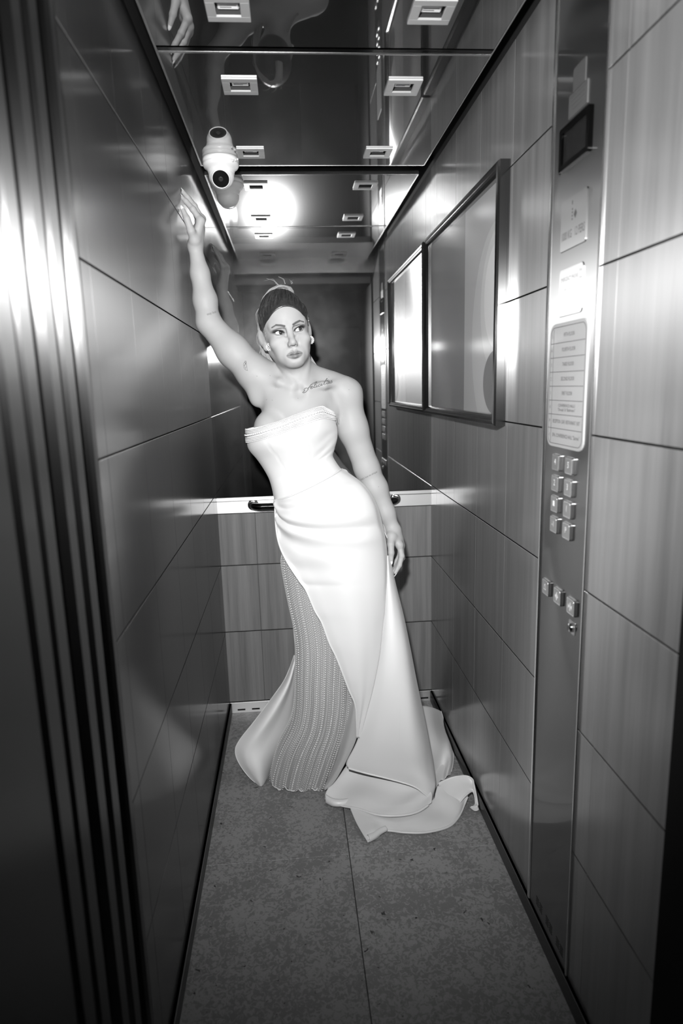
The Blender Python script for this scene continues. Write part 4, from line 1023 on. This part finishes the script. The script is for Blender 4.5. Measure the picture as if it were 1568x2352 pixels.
piping('train_edge', [GT3[i, 0] for i in range(0, 70, 5)], .0040, tr_, M_SATIN)
piping('train_edge', [GT3[i, -1] for i in range(0, 70, 5)], .0036, tr_, M_SATIN)
# back part of the train along the right wall
cols = [[(958, 1620, 2.50), (975, 1690, 2.44), (985, 1740, 2.38), (992, 1790, 2.30), (996, 1815, 2.24)],
        [(985, 1624, 2.56), (1000, 1680, 2.50), (1010, 1735, 2.43), (1014, 1775, 2.37), (1012, 1800, 2.30)],
        [(1004, 1630, 2.62), fl(1018, 1674, .045), fl(1030, 1718, .035), fl(1031, 1752, .028), fl(1024, 1784, .020)],
        [(1012, 1634, 2.66), fl(1026, 1676, .020), fl(1039, 1720, .012), fl(1040, 1750, .009), fl(1034, 1780, .006)]]
tb, GT4 = sheet('train_back', cols, M_SATIN, person, 40, 60, .003, lambda u, v: .005*np.sin(v*14+u*4)*(1-u))
piping('train_edge', [GT4[-1, j] for j in range(0, 60, 5)], .0032, tb, M_SATIN)

# ------------------------------------------------------------------ hair
M_HAIR = brushed('hair', .1, .4, .0); 
def mk_hair(name, lo, hi, rough=.35):
    mt, nt, p, N, L = new_mat(name)
    at = N('ShaderNodeTexCoord'); ge = N('ShaderNodeNewGeometry'); nz = N('ShaderNodeTexNoise'); nz.inputs['Scale'].default_value = 140; nz.inputs['Detail'].default_value = 2
    L(ge.outputs['Position'], nz.inputs['Vector']); mr = N('ShaderNodeMapRange'); mr.inputs['To Min'].default_value = lo; mr.inputs['To Max'].default_value = hi
    L(nz.outputs['Fac'], mr.inputs['Value']); L(mr.outputs['Result'], p.inputs['Base Color']); p.inputs['Roughness'].default_value = rough; p.inputs['Specular IOR Level'].default_value = .4
    return mt
M_DHAIR = mk_hair('dark_slick_hair', .010, .045, .30); M_LHAIR = mk_hair('blonde_hair', .20, .34, .45)
PR0 = list(PRIMS); PRIMS.clear()
hell((.003, -.016, .037), (.0745, .0985, .0975), .02)
hell((.003, -.045, .060), (.060, .068, .074), .03)
hell((0, .010, .044), (.0735, .060, .056), .02)
hell((0, .028, .050), (.0645, .0640, .0600), .02)
hell((0, .090, -.012), (.0640, .070, .0800), .008, True, rot=ryy(-5))
for s in (-1, 1): hell((s*.050, .040, -.030), (.040, .050, .050), .012, True)
hell((0, .0, -.090), (.2, .2, .060), .012, True)
for s in (-1, 1): hell((s*.080, -.008, -.010), (.016, .022, .030), .006, True)
HP = list(PRIMS); PRIMS.clear(); PRIMS.extend(PR0)
f = Field(HO-(.125, .135, .09), HO+(.125, .14, .165), .0016).run(HP); HV, HQ = f.mesh()[:2]; del f
L_ = hl(HV); hub = np.array((0, -.085, .085)); d = L_-hub; az = np.arctan2(d[:, 0], d[:, 1]+d[:, 2]*.001); ph = np.arctan2(np.hypot(d[:, 0], d[:, 2]-.0), d[:, 1])
groove = np.sin(np.arctan2(d[:, 0], d[:, 2]+.05)*150)*.5+np.sin(np.arctan2(d[:, 0], d[:, 2]+.05)*71+1.3)
HV = HV+((L_-np.array((0, -.016, .03)))/np.linalg.norm(L_-np.array((0, -.016, .03)), axis=1, keepdims=True))@HM.T*(groove*.0004*np.clip((.05-L_[:, 1])/.03, 0, 1))[:, None]
link('hair', big_mesh('hair', HV, HQ), person, M_DHAIR, True)
# combed strands lying on the cap, swept from the hairline to the crown
HB = BVHTree.FromPolygons(hl(HV).tolist(), HQ.tolist()); hub = unit((.05, -.62, .78)); c0 = np.array((.002, -.014, .034)); rg = np.random.default_rng(11)
combs = (B(), B())
for k in range(650):
    az_ = rg.uniform(-1.95, 1.95); el = math.radians(29-28*min(abs(az_)/1.05, 1.3)+rg.uniform(-2, 30)); d0 = unit((math.sin(az_)*math.cos(el), math.cos(az_)*math.cos(el), math.sin(el)))
    run = []; l0, l1 = 0., rg.uniform(.55, 1.)
    for t_ in np.linspace(l0, l1, 12):
        d = unit(d0*(1-t_)+hub*t_+np.array((.10*math.sin(t_*3.1), 0, .05*math.sin(t_*3.1)))); o_ = Vector(c0); last = None
        for _ in range(6):
            h = HB.ray_cast(o_, Vector(d))
            if h[0] is None: break
            last = np.array(h[0]); o_ = h[0]+Vector(d)*.0003
        if last is None or np.linalg.norm(last-c0) < .066 or (np.linalg.norm(last-c0) < .080 and last[1] > .03): continue
        run.append(hw(last+d*.0005))
    if len(run) > 4: combs[rg.random() < .3].tube(run, [.0002]+[.0006]*(len(run)-2)+[.0003], 4, False)
combs[0].build('hair_strand', M_DHAIR, person, True); combs[1].build('hair_strand', mk_hair('brown_hair_highlight', .05, .12, .35), person, True)
# light ponytail behind the head, drawn up over the crown and falling on the left
def strand_bundle(name, guide, n, spread, r, mat, jitter=.004, taper=.35, seed=1):
    rg = np.random.default_rng(seed); Gd = np.array([px(q) for q in guide]); b = B()
    for k in range(n):
        a, q = rg.uniform(0, 2*math.pi), math.sqrt(rg.uniform(0, 1)); ph = rg.uniform(0, 6.28)
        P = cr_sample(Gd, 16); t = np.linspace(0, 1, 16)[:, None]; sp = np.array(spread if not np.isscalar(spread) else (spread, spread))
        w_ = sp[0]+(sp[1]-sp[0])*t
        P = P+w_*q*(math.cos(a)*np.array((1, 0, .25))+math.sin(a)*np.array((0, 1, 0)))+jitter*np.sin(t*7+ph)*rg.normal(size=3)*t
        b.tube(P, list(r*(1-(1-taper)*t[:, 0])), 5, False)
    return b.build(name, mat, person, True)
pt = strand_bundle('ponytail', [(668, 710, 2.50), (665, 672, 2.48), (652, 660, 2.46), (628, 664, 2.45), (608, 690, 2.44), (601, 735, 2.435), (606, 790, 2.44), (622, 838, 2.43), (640, 872, 2.42)], 110, (.016, .013), .0028, M_LHAIR, .004)
strand_bundle('ponytail', [(664, 680, 2.48), (662, 664, 2.465), (646, 656, 2.455), (622, 666, 2.45), (607, 692, 2.445), (602, 730, 2.445)], 24, (.003, .008), .0016, M_LHAIR, .004, .3, 5)
strand_bundle('hair_strand', [(700, 800, 2.47), (722, 836, 2.47), (735, 850, 2.46), (731, 862, 2.46), (722, 856, 2.46)], 10, .006, .0016, M_LHAIR, .003, .4, 3)
for k, gpts in enumerate(([(604, 740, 2.44), (592, 762, 2.44), (590, 786, 2.44), (600, 800, 2.44)], [(606, 780, 2.43), (595, 815, 2.43), (594, 845, 2.43), (602, 862, 2.43)], [(600, 700, 2.43), (588, 722, 2.43), (592, 742, 2.43)], [(640, 656, 2.44), (628, 645, 2.44), (612, 640, 2.44)],
        [(655, 652, 2.44), (650, 641, 2.44), (640, 636, 2.44)], [(670, 652, 2.44), (668, 643, 2.44)], [(612, 745, 2.32), (610, 775, 2.32), (614, 790, 2.31)])):
    strand_bundle('hair_wisp', gpts, 3, .003, .0007, M_LHAIR, .003, .3, 20+k)

# ------------------------------------------------------------------ tattoos and moles: ink lying on the skin
M_TAT = plain('tattoo_ink', .10, .6)
def ink(name, strokes, r, mat=M_TAT):
    b = B()
    for st in strokes:
        P = [on_skin(*q) for q in cr_sample(np.array(st, float), max(6, len(st)*5))]; P = [p for p in P if p is not None]; run = P[:1]
        for p in P[1:]+[None]:
            if p is None or np.linalg.norm(p-run[-1]) > .02:
                if len(run) > 2: b.tube(run, r, 4, False)
                run = []
            run = run+[p]
    if b.v: return b.build(name, mat, person)
# «Felicitas» in flowing script, drawn in its own box then laid along the collarbone
FEL = [[(.10, .05), (.02, .25), (.08, .45), (.22, .35), (.30, .0)], [(.10, .05), (.0, -.12), (.06, -.28), (.22, -.2), (.30, .30), (.36, .75), (.52, .95), (.70, .98), (.60, .80), (.30, .62)], [(.24, .42), (.44, .46)],
       [(.42, .20), (.52, .32), (.52, .44), (.44, .40), (.43, .14), (.52, .06), (.60, .2)], [(.60, .2), (.72, .70), (.70, .95), (.64, .80), (.64, .2), (.70, .06), (.76, .2)], [(.76, .2), (.79, .42), (.78, .12), (.84, .10), (.88, .25)], [(.80, .60), (.81, .63)],
       [(1.02, .38), (.94, .42), (.90, .22), (.95, .06), (1.04, .16)], [(1.04, .16), (1.10, .42), (1.09, .12), (1.15, .10), (1.20, .25)], [(1.11, .60), (1.12, .63)], [(1.20, .25), (1.34, 1.0), (1.28, .9), (1.26, .14), (1.33, .08), (1.38, .2)], [(1.16, .58), (1.45, .70)],
       [(1.54, .36), (1.46, .42), (1.40, .22), (1.45, .06), (1.53, .2), (1.55, .40), (1.55, .12), (1.61, .12)], [(1.61, .12), (1.70, .46), (1.68, .3), (1.76, .18), (1.70, .04), (1.62, .10)]]
A0, E1, E2 = np.array((696., 899.)), np.array((37.5, -11.0)), np.array((5.0, -14.5))
ink('chest_tattoo', [[tuple(A0+E1*p[0]+E2*p[1]) for p in st] for st in FEL], .0009)
def scribble(x0, y0, x1, y1, n, h, seed):
    rg = np.random.default_rng(seed); out = []
    for k in range(n):
        if rg.random() < .15: continue
        x, y = x0+(x1-x0)*k/n, y0+(y1-y0)*k/n; out.append([(x, y-h*rg.uniform(.3, 1)), (x+1.0, y-h*.5*rg.random()), (x+.4, y), (x+1.8, y-h*.4*rg.random())])
    return out
def skin_text(body, x0, y0, x1, y1, h):
    V, Fc = text_mesh(body, 1.); V[:, 0] = (V[:, 0]-V[:, 0].min())/(V[:, 0].max()-V[:, 0].min()); d = np.array((x1-x0, y1-y0)); n_ = unit((d[1], -d[0]))
    P = [on_skin(*(np.array((x0, y0))+d*v[0]+n_*v[1]*h), .0004) for v in V]
    if all(p is not None for p in P): B().add(P, Fc).build('forearm_tattoo', M_TAT, person)
skin_text('easy lion', 475, 722, 496, 716, 8.); skin_text("that's how we whisper", 828, 1102, 866, 1083, 7.)
ink('upper_arm_tattoo', [[(563, 829), (559, 838), (562, 848), (566, 843), (566, 834), (563, 829)], [(564, 833), (562, 842), (565, 846)], [(561, 832), (566, 838), (568, 850)], [(563, 849), (569, 851)], [(560, 840), (564, 836), (565, 829)]], .00055)
ink('inner_arm_tattoo', [[(773, 959), (774, 965), (778, 975), (779, 963)]], .0005)
mb = B()
for q in ((620, 863), (755, 866), (801, 895), (612, 918), (590, 864), (850, 1036), (869, 1118), (684, 915), (625, 919), (806, 1171)):
    p = on_skin(*q, 0.)
    if p is not None: mb.lathe([(.0011, 0), (.0008, .0006), (0, .0008)], p, CAM-p, 8)
mb.build('moles', M_TAT, person, kind='stuff')
